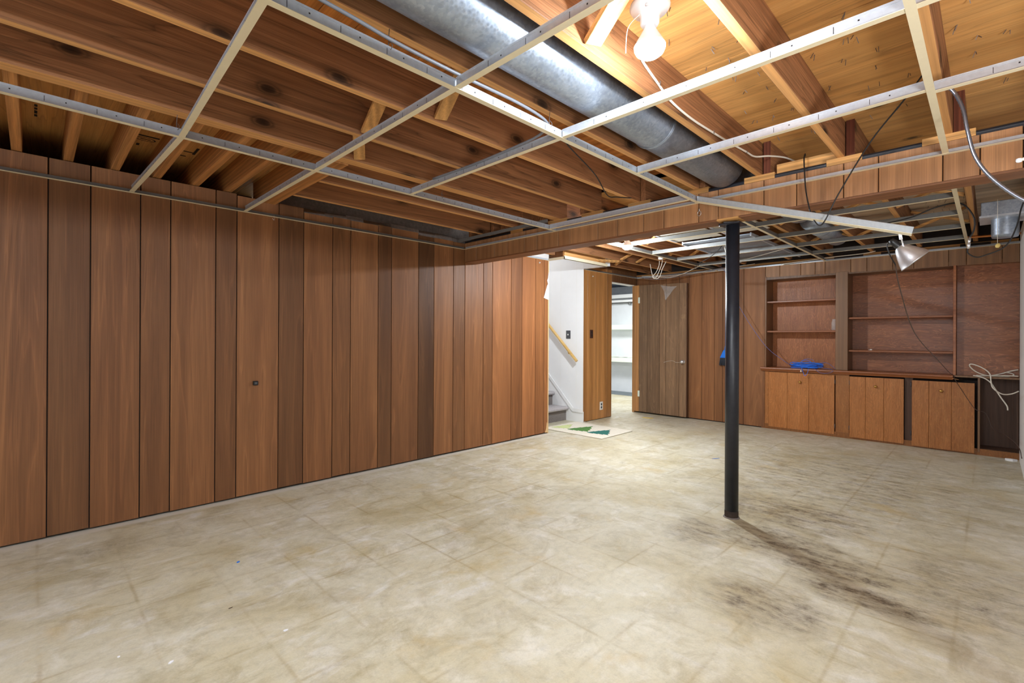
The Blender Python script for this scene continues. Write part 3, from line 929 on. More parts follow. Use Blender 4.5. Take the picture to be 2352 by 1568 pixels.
g1 = tag(empty('ceiling_grid', (1.5, 1.9, ZG1)), 'cream ceiling grid without tiles hanging under the joists, nearer half of the room', 'ceiling grid')
tee('main_tee', (-1.8, 1.352, ZG1), (3.074, 1.352, ZG1), g1)
tee('main_tee', (-1.8, 2.548, ZG1), (3.074, 2.555, ZG1), g1)
tee('main_tee', (-1.8, .152, ZG1), (3.074, .153, ZG1), g1)
for x0, x1, rows in ((.427, .465, 3), (1.063, 1.065, 3), (1.66, 1.66, 2), (2.30, 2.25, 1)):
    if rows >= 1:
        tee('cross_tee', (x0, 1.345, ZG1), (x1 if x1 > 2 else x0, .158, ZG1), g1)
    if rows >= 2:
        tee('cross_tee', (x0, 1.36, ZG1), (x1, 2.54, ZG1), g1)
    if rows >= 3:
        tee('cross_tee', (x1, 2.562, ZG1), (x0, YL - .02, ZG1), g1)
tee('cross_tee', (2.97, 1.365, ZG1), (2.985, 2.545, ZG1), g1, slots=False)
for x0 in (.427, 1.063, 1.66, 2.28):
    tee('cross_tee', (x0, .146, ZG1), (x0, -1.06, ZG1), g1)
tee('main_tee', (-1.8, -1.066, ZG1), (3.074, -1.066, ZG1), g1)
wires = MB()
for (x, y, top) in ((.80, 1.352, 2.20), (1.585, 1.352, 2.16), (2.42, 1.352, 2.16), (.45, 2.55, 2.2), (2.12, .153, 2.135), (1.9, 2.55, 2.11)):
    MB().tube([(x + .006, y + .004, top), (x - .003, y + .004, ZG1 + .06), (x, y, ZG1 + .03), (x + .006, y - .004, ZG1 + .045), (x, y + .004, ZG1 + .06)], .0014, 6, sub=4).build('hanger_wire', NAIL, g1)

t2 = struct(empty('trim_2', (1.4, YL, ZG1)))
MB().box(-1.8, 3.075, YL - .022, YL - .001, ZG1 - .002, ZG1, 0).box(-1.8, 3.075, YL - .003, YL - .001, ZG1, ZG1 + .022, 1).build('wall_angle', [CREAM, TEE_D], t2)
MB().tube([(1.255, YL - .02, ZG1 + .004), (1.257, YL - .024, ZG1 - .02), (1.25, YL - .03, ZG1 - .028), (1.24, YL - .034, ZG1 - .02)], .0018, 6).build('wire_hook', CHROME, t2)
t3 = struct(empty('trim_3', (XB0, 1.2, ZG1)))
MB().box(XB0 - .022, XB0 - .001, -2.0, YL - .022, ZG1 - .002, ZG1, 0).box(XB0 - .003, XB0 - .001, -2.0, YL - .022, ZG1, ZG1 + .022, 1).build('wall_angle', [CREAM, GALV_T], t3)
gt = tag(MB().bar((2.98, 2.57, 2.105), (2.98, 3.73, 2.10), .012, .026).build('loose_tee', TEE_D), 'grey bare tee lying in the far corner above the beam panelling', 'metal strip')

# fallen tee caught in a cable sling
ft = tag(empty('fallen_tee', (3.0, .8, 1.67)), 'white metal tee fallen from the grid, slanting down in front of the beam', 'metal strip')
A_, B_ = Vector((3.035, 1.345, 2.03)), Vector((2.99, .27, 1.652))
m = MB()
m.bar(A_, B_, .024, .0018, (.35, 0, 1), 0)
dd = (B_ - A_).normalized()
nrm = Vector((-.5, 0, 1))
nrm = (nrm - dd * nrm.dot(dd)).normalized()
m.bar(A_ + nrm * .018, B_ + nrm * .018, .0025, .036, nrm, 1)
m.bar(A_ + nrm * .036, B_ + nrm * .036, .006, .007, nrm, 1)
m.build('tee_bar', [CREAM, GALV_T], ft)

# ------------------------------------------------------------------ suspended grid, far half
g2 = tag(empty('ceiling_grid', (5.0, 1.9, ZG2)), 'grey and cream ceiling grid without tiles over the cabinets beyond the beam', 'ceiling grid')
for y in (1.385, 2.65, .160):
    tee('main_tee', (3.26 if y != .160 else 3.9, y, ZG2), (XF - .012, y, ZG2), g2, TEE_D, slots=(y > 2))
for x in (4.235, 4.84, 5.43, 6.03):
    tee('cross_tee', (x, 1.378, ZG2), (x, .166, ZG2), g2, TEE_D, slots=False)
    tee('cross_tee', (x, 1.392, ZG2), (x, 2.643, ZG2), g2, TEE_D, slots=False)
tee('cross_tee', (3.62, 1.392, ZG2), (3.62, 2.643, ZG2), g2, TEE_D, slots=False)
t4 = struct(empty('trim_4', (XF, 1.8, ZG2)))
MB().box(XF - .022, XF - .001, YR, YS - .002, ZG2 - .002, ZG2, 0).box(XF - .003, XF - .001, YR, YS - .002, ZG2, ZG2 + .022, 1).build('wall_angle', [CREAM, GALV_T], t4)
t5 = struct(empty('trim_5', (6.0, YS, ZG2)))
MB().box(5.29, XF - .022, YS - .022, YS - .001, ZG2 - .002, ZG2, 0).box(5.29, XF - .022, YS - .003, YS - .001, ZG2, ZG2 + .022, 1).build('wall_angle', [CREAM, TEE_D], t5)
t6 = struct(empty('trim_6', (3.9, YL, ZG2)))
MB().box(3.235, 4.372, YL - .022, YL - .001, ZG2 - .002, ZG2, 0).box(3.235, 4.372, YL - .003, YL - .001, ZG2, ZG2 + .022, 1).build('wall_angle', [CREAM, GALV_T], t6)

# ducts of the far half
tr = tag(empty('trunk_duct', (5.4, 1.9, 2.13)), 'broad flat sheet metal trunk duct above the far grid behind the column', 'duct')
MB().box(4.72, 6.35, 1.58, 2.24, 2.118, 2.128).build('bottom_sheet', DUCT, tr)
MB().box(4.72, 6.35, 1.574, 1.586, 2.105, 2.135).box(4.72, 6.35, 2.234, 2.246, 2.105, 2.135).build('folded_edge', GALV_T, tr)
sh = tag(empty('panned_duct', (4.25, 1.9, 2.13)), 'cream sheet metal nailed under the joists just beyond the beam, behind the column', 'duct')
MB().box(3.95, 4.62, 1.80, 2.26, 2.124, 2.129).build('cover_sheet', SHEET, sh)
MB().box(3.95, 4.62, 2.245, 2.265, 2.118, 2.15).build('drip_edge', GALV_T, sh)
MB().box(3.85, 4.60, 1.38, 1.74, 2.124, 2.129).build('cover_sheet', SHEET, sh)
MB().box(3.85, 4.60, 1.735, 1.752, 2.118, 2.15).build('drip_edge', GALV_T, sh)
for k, (x0, x1, y, lab) in enumerate(((3.3, 4.6, 1.13, 'short dark round duct above the fallen tee, nearer of two'), (4.9, 5.95, 1.12, 'short dark round duct above the far cross tees, farther of two'))):
    d = tag(empty('round_duct', (x0, y, 2.1)), lab, 'duct')
    MB().lathe([(.0, x0), (.105, x0), (.105, x1 - .1), (.09, x1 - .03), (.0, x1)], (0, y, 2.215), (1, 0, 0), 28).build('duct_pipe', DUCT, d)
    MB().lathe([(.105, x0 + .28), (.11, x0 + .285), (.11, x0 + .30), (.105, x0 + .305)], (0, y, 2.215), (1, 0, 0), 28).build('seam_bead', DUCT, d)
rb = tag(empty('register_boot', (5.05, -.06, 1.95)), 'galvanised rectangular duct with a round collar at the right end of the beam', 'duct')
MB().box(5.0, 5.3, -.24, .055, 2.062, 2.168).build('box_body', DUCT, rb, .004)
MB().box(4.992, 5.31, -.25, .062, 2.052, 2.066).build('rolled_edge', GALV_T, rb)
MB().lathe([(.075, .0), (.075, .12), (.07, .14), (.0, .14)], (5.14, -.075, 2.055), (0, 0, -1), 28).build('collar', DUCT, rb)
cp = tag(MB().tube([(6.3, .16, 2.121), (6.3, -.05, 2.113), (6.3, -.192, 2.11)], .011, 10).build('copper_pipe', COPPER), 'copper water pipe at ceiling height near the white wall', 'pipe')

# ------------------------------------------------------------------ bulbs
def lamp(loc, label, glow, chain=True):
    x, y, z = loc
    L = tag(empty('ceiling_lamp', (x, y, ZP)), label, 'lamp')
    MB().lathe([(0, 0), (.05, 0), (.05, .075), (.0, .075)], (x, y, z + .125), (0, 0, 1), 8, smooth=False).build('junction_box', GALV_T, L)
    MB().lathe([(0, .126), (.062, .126), (.064, .118), (.058, .108), (.036, .1), (.03, .085), (.03, .066), (.026, .06), (.0, .06)], (x, y, z), (0, 0, 1), 32).build('lampholder', PORCEL, L)
    for s in (-1, 1):
        MB().lathe([(0, 0), (.005, 0), (.005, .006), (0, .006)], (x + s * .042, y + s * .012, z + .098), (0, 0, 1), 8).build('screw', CHROME, L)
    MB().lathe([(.0, .062), (.016, .062), (.018, .05), (.03, .028), (.043, .006), (.048, -.004), (.0495, -.008), (.0, -.006)], (x, y, z), (0, 0, 1), 32).build('bulb_housing', PORCEL, L)
    MB().lathe([(.049, -.008), (.0485, -.016), (.043, -.028), (.03, -.038), (.012, -.043), (0, -.044)], (x, y, z), (0, 0, 1), 32).build('bulb', glow, L)
    if chain:
        MB().tube([(x - .03, y + .02, z + .09), (x - .05, y + .05, z + .05), (x - .055, y + .055, z - .03)], .0012, 6).build('pull_chain', PLASTIC_W, L)
    return L


lamp((1.405, .78, 2.098), 'bare lit bulb in a porcelain holder between the near joists', GLOW_1)
lamp((-.75, .78, 2.098), 'added fill bulb between the joists behind the camera', GLOW_3)  # unseen bulb added to brighten the foreground floor
lamp((4.14, 2.53, 2.06), 'bare lit bulb beyond the beam, near the stair opening', GLOW_2, False)

# ------------------------------------------------------------------ stairs
stp = tag(empty('staircase', (4.85, 4.17, 0)), 'grey carpeted stairs going up behind the end of the panelled wall', 'stairs')
for k in range(8):
    y0, z1 = 4.18 + k * .25, (k + 1) * .19
    MB().box(4.395, 5.265, y0, y0 + .30, max(0, z1 - .19), z1 - .04).build('riser', SHADOWC, stp)
    m = MB()
    prof = [(y0 - .02 + .02 * math.cos(a) - .008, z1 - .022 + .022 * math.sin(a)) for a in [math.pi / 2 + i * math.pi / 6 for i in range(7)]]
    m.prism(prof + [(y0 + .26, z1 - .044), (y0 + .26, z1)], 'X', 4.395, 5.265)
    m.build('tread', CARPET, stp)
hr = tag(empty('handrail', (5.22, 4.2, .85)), 'round pale wood handrail sloping down on the white stair wall', 'handrail')
MB().tube([(5.22, 3.965, .83), (5.22, 5.3, 2.15)], .02, 16, sub=1).build('rail', RAILW, hr)
for y, z in ((4.12, .983), (5.0, 1.853)):
    MB().tube([(5.284, y, z - .055), (5.24, y, z - .055), (5.222, y, z - .018)], .006, 8).build('bracket', BRASS, hr)

def plate(name, label, cat, axis, c, w_, h_, mat, kind):
    o = tag(empty(name, c), label, cat)
    x, y, z = c
    if axis == 'x':
        bx = lambda n, dy, dz, ww, hh, d0, d1, mt, bv=.001: MB().box(x - d1, x - d0, y + dy - ww / 2, y + dy + ww / 2, z + dz - hh / 2, z + dz + hh / 2).build(n, mt, o, bv)
        dirv = (-1, 0, 0)
    else:
        bx = lambda n, dy, dz, ww, hh, d0, d1, mt, bv=.001: MB().box(x + dy - ww / 2, x + dy + ww / 2, y - d1, y - d0, z + dz - hh / 2, z + dz + hh / 2).build(n, mt, o, bv)
        dirv = (0, -1, 0)
    bx('cover_plate', 0, 0, w_, h_, 0, .006, mat)
    if kind == 'outlet':
        for dz in (-.022, .022):
            MB().lathe([(0, .0085), (.016, .0085), (.0165, .006)], (x, y, z + dz), dirv, 20).build('socket', PLASTIC_G, o)
    elif kind == 'switch':
        bx('toggle', 0, 0, .01, .02, .005, .016, PLASTIC_W if mat == PLASTIC_G else PLASTIC_B)
    elif kind == 'duplex':
        for dz in (-.022, .022):
            bx('socket', 0, dz, .03, .028, .005, .008, PLASTIC_B)
    return o


plate('light_switch', 'dark grey switch plate on the white stair wall', 'switch', 'x', (5.284, 4.16, 1.19), .075, .115, PLASTIC_G, 'switch')
plate('light_switch', 'dark brown plate on the narrow panelled strip beside the doorway', 'switch', 'y', (5.462, YS, 1.20), .07, .115, PLASTIC_BR, 'duplex')
plate('wall_outlet', 'white outlet low on the narrow panelled strip beside the doorway', 'outlet', 'y', (5.705, YS, .185), .07, .115, PLASTIC_W, 'outlet')
jb = tag(empty('wall_jack', (1.138, YL, .81)), 'small black jack on the long panelled wall', 'jack')
MB().box(1.122, 1.155, YL - .016, YL, .795, .825).build('body', PLASTIC_B, jb, .002)
MB().box(1.13, 1.147, YL - .018, YL - .016, .803, .817).build('port', PLASTIC_G, jb)

# mat
mt = tag(empty('door_mat', (4.88, 3.5, 0)), 'cream mat with three fir trees lying at the foot of the stairs', 'mat')
MB().box(4.55, 5.21, 3.10, 3.97, .001, .012).build('pile', MATBASE, mt, .004)


def tree(name, tip, bl, br, mat):
    tip, bl, br = Vector(tip), Vector(bl), Vector(br)
    ax = (bl + br) / 2 - tip
    sd = (br - bl) / 2
    P = lambda f, w_: tip + ax * f + sd * w_
    L_, R_ = [P(0, 0)], []
    tiers = ((.30, .42, .26), (.52, .64, .46), (.76, .86, .66), (1.0, 1.0, None))
    for f, w1, w2 in tiers:
        L_.append(P(f, w1))
        R_.append(P(f, -w1))
        if w2:
            L_.append(P(f - .02, w2))
            R_.append(P(f - .02, -w2))
    bt = [P(.94, .55), P(1.03, .4), P(.95, .1), P(1.02, -.2), P(.94, -.55)]
    pts = L_ + bt + R_[::-1]
    MB().prism([(p.x, p.y) for p in pts], 'Z', .012, .0145).build(name, mat, mt)


tree('tree_motif', (4.70, 3.71, 0), (5.09, 3.60, 0), (4.75, 3.43, 0), GREEN_2)
tree('tree_motif', (4.71, 3.42, 0), (5.05, 3.31, 0), (4.76, 3.15, 0), GREEN_3)
tree('tree_motif', (4.66, 3.93, 0), (5.02, 3.87, 0), (4.74, 3.72, 0), GREEN_1)

# ------------------------------------------------------------------ open panelled door
do = tag(empty('panel_door', (6.6, 3.9, 0)), 'worn brown panelled door standing open against the far wall', 'door')
dg = [3.895, 3.815, 3.674, 3.473, 3.372, 3.171, 3.062]
dt = (1.18, .88, .82, 1.08, 1.0, 1.12)
for i in range(6):
    plank_x('plank', dg[i + 1], dg[i], .022, 1.955 - .02 * (i / 6), 6.585, DOORW if i else STRIPW, do, tint(dt[i], .02), .008, .004, .0025)
MB().box(6.594, 6.625, 3.056, 3.895, .022, 1.935).build('core', DARKW, do)
MB().lathe([(0, .062), (.018, .06), (.026, .045), (.02, .03), (.011, .02), (.011, .005), (.026, .004), (.026, 0)], (6.585, 3.105, .81), (-1, 0, 0), 24).build('knob', CHROME, do)
for z in (.25, 1.68):
    MB().box(6.580, 6.586, 3.80, 3.83, z, z + .09).build('hinge', SHELF_G, do)
wd = tag(MB().tube([(6.53, 3.13, .80), (6.55, 3.2, .80), (6.565, 3.26, .82), (6.57, 3.33, .81), (6.572, 3.40, .79)], .0018, 6).build('door_wire', CABLE_W), 'thin white wire curling from the knob of the open door', 'wire')
pl_ = MB()
pl_.add([(6.58, 3.25, 1.86), (6.575, 3.40, 1.84), (6.578, 3.46, 1.93), (6.575, 3.3, 1.90), (6.578, 3.38, 1.70), (6.58, 3.20, 1.90)], [(0, 1, 2, 3), (0, 1, 4), (0, 3, 5)])
pl_.build('plastic_film', PLASTICFILM, do)

# ------------------------------------------------------------------ built-in bookcase and cabinets
bk = tag(empty('built_in_bookcase', (6.75, .93, .785)), 'built-in wooden bookcase set into the far wall above the counter', 'bookcase')
XN = XF + .27
MB().box(XN, XN + .01, 1.285, 2.047, .784, 1.94).build('back_panel', FIR_V, bk, 0, tint(1.0))
MB().box(XN, XN + .01, .27, 1.165, .784, 1.94).build('back_panel', FIR_H, bk, 0, tint(1.0))
MB().box(XF + .06, XF + .07, -.198, .245, .784, 1.94).build('back_panel', FIR_H, bk, 0, tint(.9))
MB().box(XF, XN, 2.035, 2.047, .784, 1.95).build('side_panel', FRAMEW, bk)
MB().box(XF - .004, XN, 1.165, 1.285, .784, 1.93).build('divider', FRAMEW, bk, .002, tint(1.0))
MB().box(XF - .006, XN, .248, .270, .784, 1.905).build('divider', SHELFW, bk, .002, tint(1.15))
MB().box(XF + .008, XN, .27, 2.035, 1.90, 1.945).build('top_board', FRAMEW, bk, 0, tint(.7))
for y0, y1, z in ((1.287, 2.033, 1.604), (1.287, 2.033, 1.228), (.272, 1.163, 1.378), (.272, 1.163, 1.002)):
    MB().box(XF + .02, XN - .002, y0, y1, z, z + .02).build('shelf', SHELFW, bk, .003)

ct = tag(empty('countertop', (6.7, .95, .74)), 'brown counter with a moulded front edge under the bookcase', 'countertop')
prof = [(XN, .737), (6.638, .737), (6.632, .748), (6.624, .756), (6.616, .768), (6.618, .778), (6.628, .783), (XN, .783)]
MB().prism(prof, 'Y', .27, 2.09).build('moulded_top', SHELFW, ct, 0, tint(1.05))
MB().box(6.655, XN, YR, .27, .766, .783).build('plywood_top', FRAMEW, ct, 0, tint(.95))
MB().bar((6.63, .275, .752), (6.622, .225, .744), .006, .005).build('broken_splinter', STRIPW, ct)

cb = tag(empty('base_cabinet', (6.75, .95, 0)), 'long low cabinet with three plain doors and an open right bay under the counter', 'cabinet')
MB().box(XF + .008, XF + .03, 2.006, 2.092, .03, .735).build('stile', CABW, cb, .001, tint(1.0))
MB().box(XF + .008, XF + .03, 1.15, 1.284, .03, .735).build('stile', CABW, cb, .001, tint(.8))
MB().box(XF + .02, XF + .04, .585, .655, .03, .735).build('stile', DARKW, cb, .001)
MB().box(XF, XN + .25, .072, .088, .03, .766).build('bay_side', FRAMEW, cb, .001)
MB().box(XF + .26, XF + .27, YR, .072, .03, .766).build('bay_back', DARKW, cb, 0, tint(.9))
MB().box(XF + .02, XF + .26, YR, .072, .045, .066).build('bay_floor', DARKW, cb, 0, tint(.8))
MB().box(XF + .004, XF + .02, YR, 2.09, .0, .062).build('bottom_rail', CABW, cb, 0, tint(.62))
MB().box(XF + .05, XF + .06, .09, 2.05, .06, .735).build('dark_inside', BLACKGAP, cb)
MB().box(XF + .008, XF + .03, 1.28, 2.01, .715, .737).build('top_rail', CABW, cb, 0, tint(.7))


def cab_door(y0, y1, z0, z1, x, tone, grooves, knob, lean=0.0):
    ys = [y0] + grooves + [y1]
    d = empty('cabinet_door', (x, (y0 + y1) / 2, z0), cb)
    for i in range(len(ys) - 1):
        plank_x('door_board', ys[i], ys[i + 1], z0, z1 - lean * (ys[i] - y0), x, CABW, d, tint(tone * random.uniform(.95, 1.05), .02), .018, .002, .0015)
    ky, kz = knob
    MB().lathe([(0, .03), (.012, .028), (.016, .02), (.009, .01), (.007, 0)], (x, ky, kz), (-1, 0, 0), 16).build('door_knob', BRASS, d)
    return d


cab_door(1.292, 2.003, .03, .724, XF - .002, 1.04, [1.555, 1.79], (1.647, .618))
cab_door(.658, 1.145, .022, .718, XF - .014, 1.0, [.83, .995], (.901, .621))
cab_door(.109, .592, .016, .712, XF - .02, .88, [.28, .455], (.358, .617))
for y, z in ((1.288, .62), (1.288, .10), (1.148, .62), (1.148, .10), (.60, .64), (.60, .12)):
    MB().lathe([(0, 0), (.004, 0), (.004, .05), (0, .05)], (XF - .004, y, z), (0, 0, 1), 8).build('hinge', PLASTIC_G, cb)

# ------------------------------------------------------------------ small things on the cabinets
jr = tag(empty('glass_jar', (6.745, 1.315, 1.248)), 'clear glass jar at the right end of the middle shelf', 'jar')
MB().lathe([(0, .002), (.026, .002), (.029, .01), (.029, .10), (.022, .118), (.022, .135), (.019, .135), (.019, .118), (.026, .098), (.026, .012), (0, .008)], (6.745, 1.315, 1.248), (0, 0, 1), 24).build('glass', GLASS, jr)
MB().lathe([(.0225, .124), (.024, .126), (.0225, .129)], (6.745, 1.315, 1.248), (0, 0, 1), 24).build('rim', GLASS, jr)
cub = tag(MB().box(6.70, 6.718, .945, .962, 1.022, 1.034).box(6.703, 6.715, .966, .975, 1.022, 1.029).build('plastic_clip', PLASTIC_W, None, .001), 'tiny white clip lying on the lowest shelf of the wider bay', 'clip')

cb_ = tag(empty('blue_cable', (6.7, 1.6, .785)), 'blue network cable heaped in a coil on the counter and trailing up to the ceiling', 'cable')
random.seed(21)
for k in range(13):
    cx, cy = 6.70 + random.uniform(-.02, .03), 1.60 + random.uniform(-.03, .03)
    rx, ry = random.uniform(.03, .05), random.uniform(.12, .17)
    ph = random.uniform(-.15, .15)
    pts = []
    for i in range(15):
        a = 2 * math.pi * i / 14
        pts.append((cx + rx * math.cos(a) + ph * .1 * math.sin(a), cy + ry * math.sin(a), .789 + .0034 * k + (.004 + .001 * k) * (1 + math.sin(2 * a + k * 1.7))))
    MB().tube(pts, .0036, 6, sub=3).build('coil_loop', CABLE_B, cb_)
for pts, mt_ in ((((6.66, 1.55, .79), (6.62, 1.62, .80), (6.60, 1.60, .74), (6.602, 1.585, .70), (6.605, 1.56, .73), (6.625, 1.55, .79)), CABLE_B),
                 (((6.67, 1.50, .80), (6.615, 1.47, .775), (6.605, 1.42, .745), (6.607, 1.35, .745), (6.612, 1.30, .77), (6.66, 1.33, .79), (6.70, 1.46, .80)), CABLE_V),
                 (((6.72, 1.62, .82), (6.70, 1.65, .86), (6.70, 1.60, .90), (6.70, 1.53, .895), (6.70, 1.50, .85), (6.72, 1.48, .82)), CABLE_V),
                 (((6.71, 1.66, .81), (6.69, 1.66, .85), (6.69, 1.61, .885), (6.69, 1.55, .875), (6.71, 1.52, .82)), CABLE_B),
                 (((6.72, 1.50, .82), (6.72, 1.44, .86), (6.72, 1.37, .855), (6.71, 1.30, .80), (6.70, 1.29, .79)), CABLE_V)):
    MB().tube(pts, .0028, 6, sub=6).build('stray_loop', mt_, cb_)
MB().tube([(6.69, 1.72, .80), (6.58, 1.80, .87), (6.5, 2.01, 1.078), (6.46, 2.30, 1.57), (6.45, 2.46, 2.0), (6.44, 2.56, 2.12)], .003, 6).build('trailing_end', CABLE_V, cb_)
MB().box(6.69, 6.71, 1.25, 1.29, .784, .797).build('plug', PLASTIC_B, cb_, .003)
MB().box(6.60, 6.606, 1.62, 1.632, .745, .765).build('plug', PLASTIC_W, cb_, .001)

wc = tag(empty('white_cable', (6.68, .0, .785)), 'stiff white cable looped on the right end of the counter and hanging over its edge', 'cable')
MB().tube([(6.66, -.19, .80), (6.66, -.1, .80), (6.64, .02, .795), (6.62, .10, .83), (6.60, .145, .885), (6.59, .13, .905), (6.58, .06, .875), (6.565, .005, .82), (6.55, -.005, .745), (6.55, -.02, .68),
           (6.55, -.08, .63), (6.55, -.14, .635), (6.56, -.19, .665)], .0055, 8).build('loop', CABLE_W, wc)
MB().tube([(6.64, .12, .79), (6.60, .05, .775), (6.57, .0, .735), (6.56, -.03, .68), (6.555, -.075, .59), (6.555, -.112, .52), (6.555, -.118, .478)], .0055, 8).build('hanging_end', CABLE_W, wc)
MB().tube([(6.70, .10, .79), (6.69, .02, .79), (6.69, -.06, .81), (6.70, -.14, .845), (6.70, -.19, .86)], .0055, 8).build('loop', CABLE_W, wc)
MB().tube([(6.72, .03, .79), (6.70, -.05, .79), (6.69, -.12, .79), (6.68, -.16, .81), (6.69, -.14, .825), (6.71, -.10, .83)], .0045, 8).build('loop', CABLE_W, wc)

# broom hanging behind the column
br = tag(empty('broom', (6.62, 2.5, .8)), 'blue broom hanging on the far wall, half hidden by the black column', 'broom')
MB().tube([(6.63, 2.527, 1.0), (6.635, 2.527, 1.98)], .012, 12, sub=1).build('handle', BLUE_D, br)
MB().lathe([(0, 0), (.013, 0), (.013, .03), (0, .03)], (6.635, 2.527, 1.97), (0, 0, 1), 12).build('grip', PLASTIC_B, br)
MB().hexa([(6.605, 2.41, .885), (6.65, 2.41, .885), (6.65, 2.60, .885), (6.605, 2.60, .885)], [(6.612, 2.455, .99), (6.648, 2.455, .99), (6.648, 2.555, .99), (6.612, 2.555, .99)]).build('head_cap', BLUE_P, br, .004)
MB().lathe([(.02, 0), (.014, .06)], (6.63, 2.527, .985), (0, 0, 1), 12).build('socket', BLUE_P, br)
m = MB()
random.seed(2)
for i in range(60):
    y = 2.415 + .18 * (i / 59)
    for xx in (6.612, 6.628, 6.643):
        m.bar((xx, y, .888), (xx + random.uniform(-.008, .004), y + (y - 2.505) * .18 + random.uniform(-.003, .003), .782 + random.uniform(-.006, .01)), .003, .004, (1, 0, 0))
m.build('bristles', BRISTLE, br)['kind'] = 'stuff'

# ------------------------------------------------------------------ clamp lamp on the fallen tee
lm = tag(empty('clamp_lamp', (3.02, .29, 1.62)), 'aluminium clamp lamp hanging from the end of the fallen tee', 'lamp')
apex = Vector((3.03, .322, 1.607))
dirv = Vector((.10, -.50, -.60)).normalized()
MB().lathe([(.013, 0), (.020, .004), (.032, .018), (.046, .045), (.060, .075), (.069, .098), (.071, .1), (.0685, .0985), (.059, .0745), (.045, .044), (.031, .018), (.012, .003)], apex, dirv, 40).build('shade', ALUM, lm)
MB().lathe([(0, -.05), (.012, -.048), (.016, -.03), (.016, .0), (.012, .012), (0, .012)], apex, dirv, 20).build('socket', PLASTIC_B, lm)
MB().bar((3.015, .318, 1.688), (3.02, .312, 1.64), .016, .012, (0, 1, 0)).build('clamp_jaw', CHROME, lm)
MB().bar((3.01, .312, 1.65), (3.03, .305, 1.615), .010, .005, (0, 1, 0)).build('clamp_arm', CHROME, lm)
MB().tube([(3.03, .35, 1.64), (3.05, .37, 1.625), (3.06, .362, 1.58), (3.12, .345, 1.53)], .003, 6).build('cord_stub', CABLE_K, lm)
cd = tag(MB().tube([(3.12, .345, 1.53), (3.45, .36, 1.43), (4.2, .36, 1.19), (5.2, .30, .98), (6.2, .275, .83), (6.58, .263, .785), (6.575, .25, .74), (6.58, .192, .624), (6.575, .15, .54), (6.57, .10, .46), (6.55, .03, .43), (6.5, -.02, .30), (6.3, -.10, .275), (5.95, -.17, .24), (5.6, -.18, .2)], .0028, 6).build('lamp_cord', CABLE_BR), 'thin brown lamp cord sagging from the clamp lamp across the cabinets', 'cord')

# ------------------------------------------------------------------ cables overhead
cabA = tag(MB().tube([(3.10, .745, 2.185), (3.075, .742, 2.19), (3.045, .739, 2.15), (3.03, .732, 2.063), (3.025, .724, 1.964), (3.02, .70, 1.84), (3.005, .675, 1.785), (2.985, .65, 1.758), (2.96, .618, 1.778), (2.94, .556, 1.898), (2.85, .41, 2.10), (2.72, .27, 2.21), (2.62, .18, 2.285)], .0034, 8).build('sling_cable', CABLE_K),
           'black cable slung from the joists that holds up the fallen tee', 'cable')
cabB = tag(empty('armored_cable', (2.4, .06, 1.9)), 'shiny flexible metal conduit drooping at the upper right corner', 'conduit')
f_ = 2.45 / 2.6
cp_ = [(2.58, .20, 2.20), (2.6, .16, 2.186), (2.6, .114, 2.151), (2.6, .082, 2.071), (2.6, .066, 1.971), (2.6, .044, 1.863), (2.6, -.004, 1.766), (2.6, -.087, 1.667), (2.58, -.18, 1.60)]
cp_ = [Vector((p[0] * f_, p[1] * f_, 1.15 + (p[2] - 1.15) * f_)) for p in cp_]
MB().tube(cp_, .0068, 10, sub=14, ridges=.84).build('metal_sheath', plain('conduit_steel', (150, 156, 172), 0.32, 0.9), cabB)
plg = tag(empty('coax_end', (2.5, -.08, 1.8)), 'white cable end poking in from the right edge in front of the beam', 'cable')
MB().tube([(2.6, -.078, 1.819), (2.6, -.16, 1.83), (2.6, -.3, 1.80)], .006, 8).build('cable', CABLE_W, plg)
MB().lathe([(0, 0), (.007, .002), (.009, .008), (.008, .016), (0, .018)], (2.6, -.064, 1.818), (0, -1, .05), 10).build('connector', PORCEL, plg)

ro = tag(empty('white_cable', (2.2, .95, 2.15)), 'flat white cable stapled along the joist from the near bulb to the beam', 'cable')
MB().tube([(1.47, .80, 2.215), (1.56, .90, 2.225), (1.651, .955, 2.23), (1.80, .96, 2.185), (1.904, .958, 2.152), (2.093, .957, 2.14), (2.335, .957, 2.15), (2.558, .957, 2.163), (2.78, .955, 2.178), (2.92, .955, 2.19), (3.04, .915, 2.215), (3.2, .87, 2.235), (3.4, .84, 2.24)], .005, 8).build('sheath', CABLE_W, ro)
for x, z in ((1.80, 2.185), (2.335, 2.15), (2.78, 2.178)):
    MB().bar((x, .951, z + .008), (x, .951, z - .008), .002, .006, (1, 0, 0)).build('staple', NAIL, ro)
gc = tag(MB().tube([(-.3, 1.335, 2.13), (.565, 1.338, 2.10), (.801, 1.338, 2.085), (1.044, 1.335, 2.08), (1.386, 1.336, 2.085), (1.575, 1.36, 2.078), (1.63, 1.45, 2.074), (1.645, 1.60, 2.07), (1.65, 1.95, 2.066), (1.648, 2.3, 2.072)], .006, 8).build('grey_conduit', CABLE_G), 'thin grey conduit lying along the nearest main tee below the duct', 'conduit')
bc = tag(MB().tube([(1.74, 1.40, 2.08), (1.78, 1.405, 2.05), (2.2, 1.55, 2.052), (2.58, 1.724, 2.055), (2.70, 1.73, 2.07), (2.86, 1.72, 2.095)], .0035, 6).build('loose_cable', CABLE_K), 'loose dark cable dipping below the joists left of the duct', 'cable')

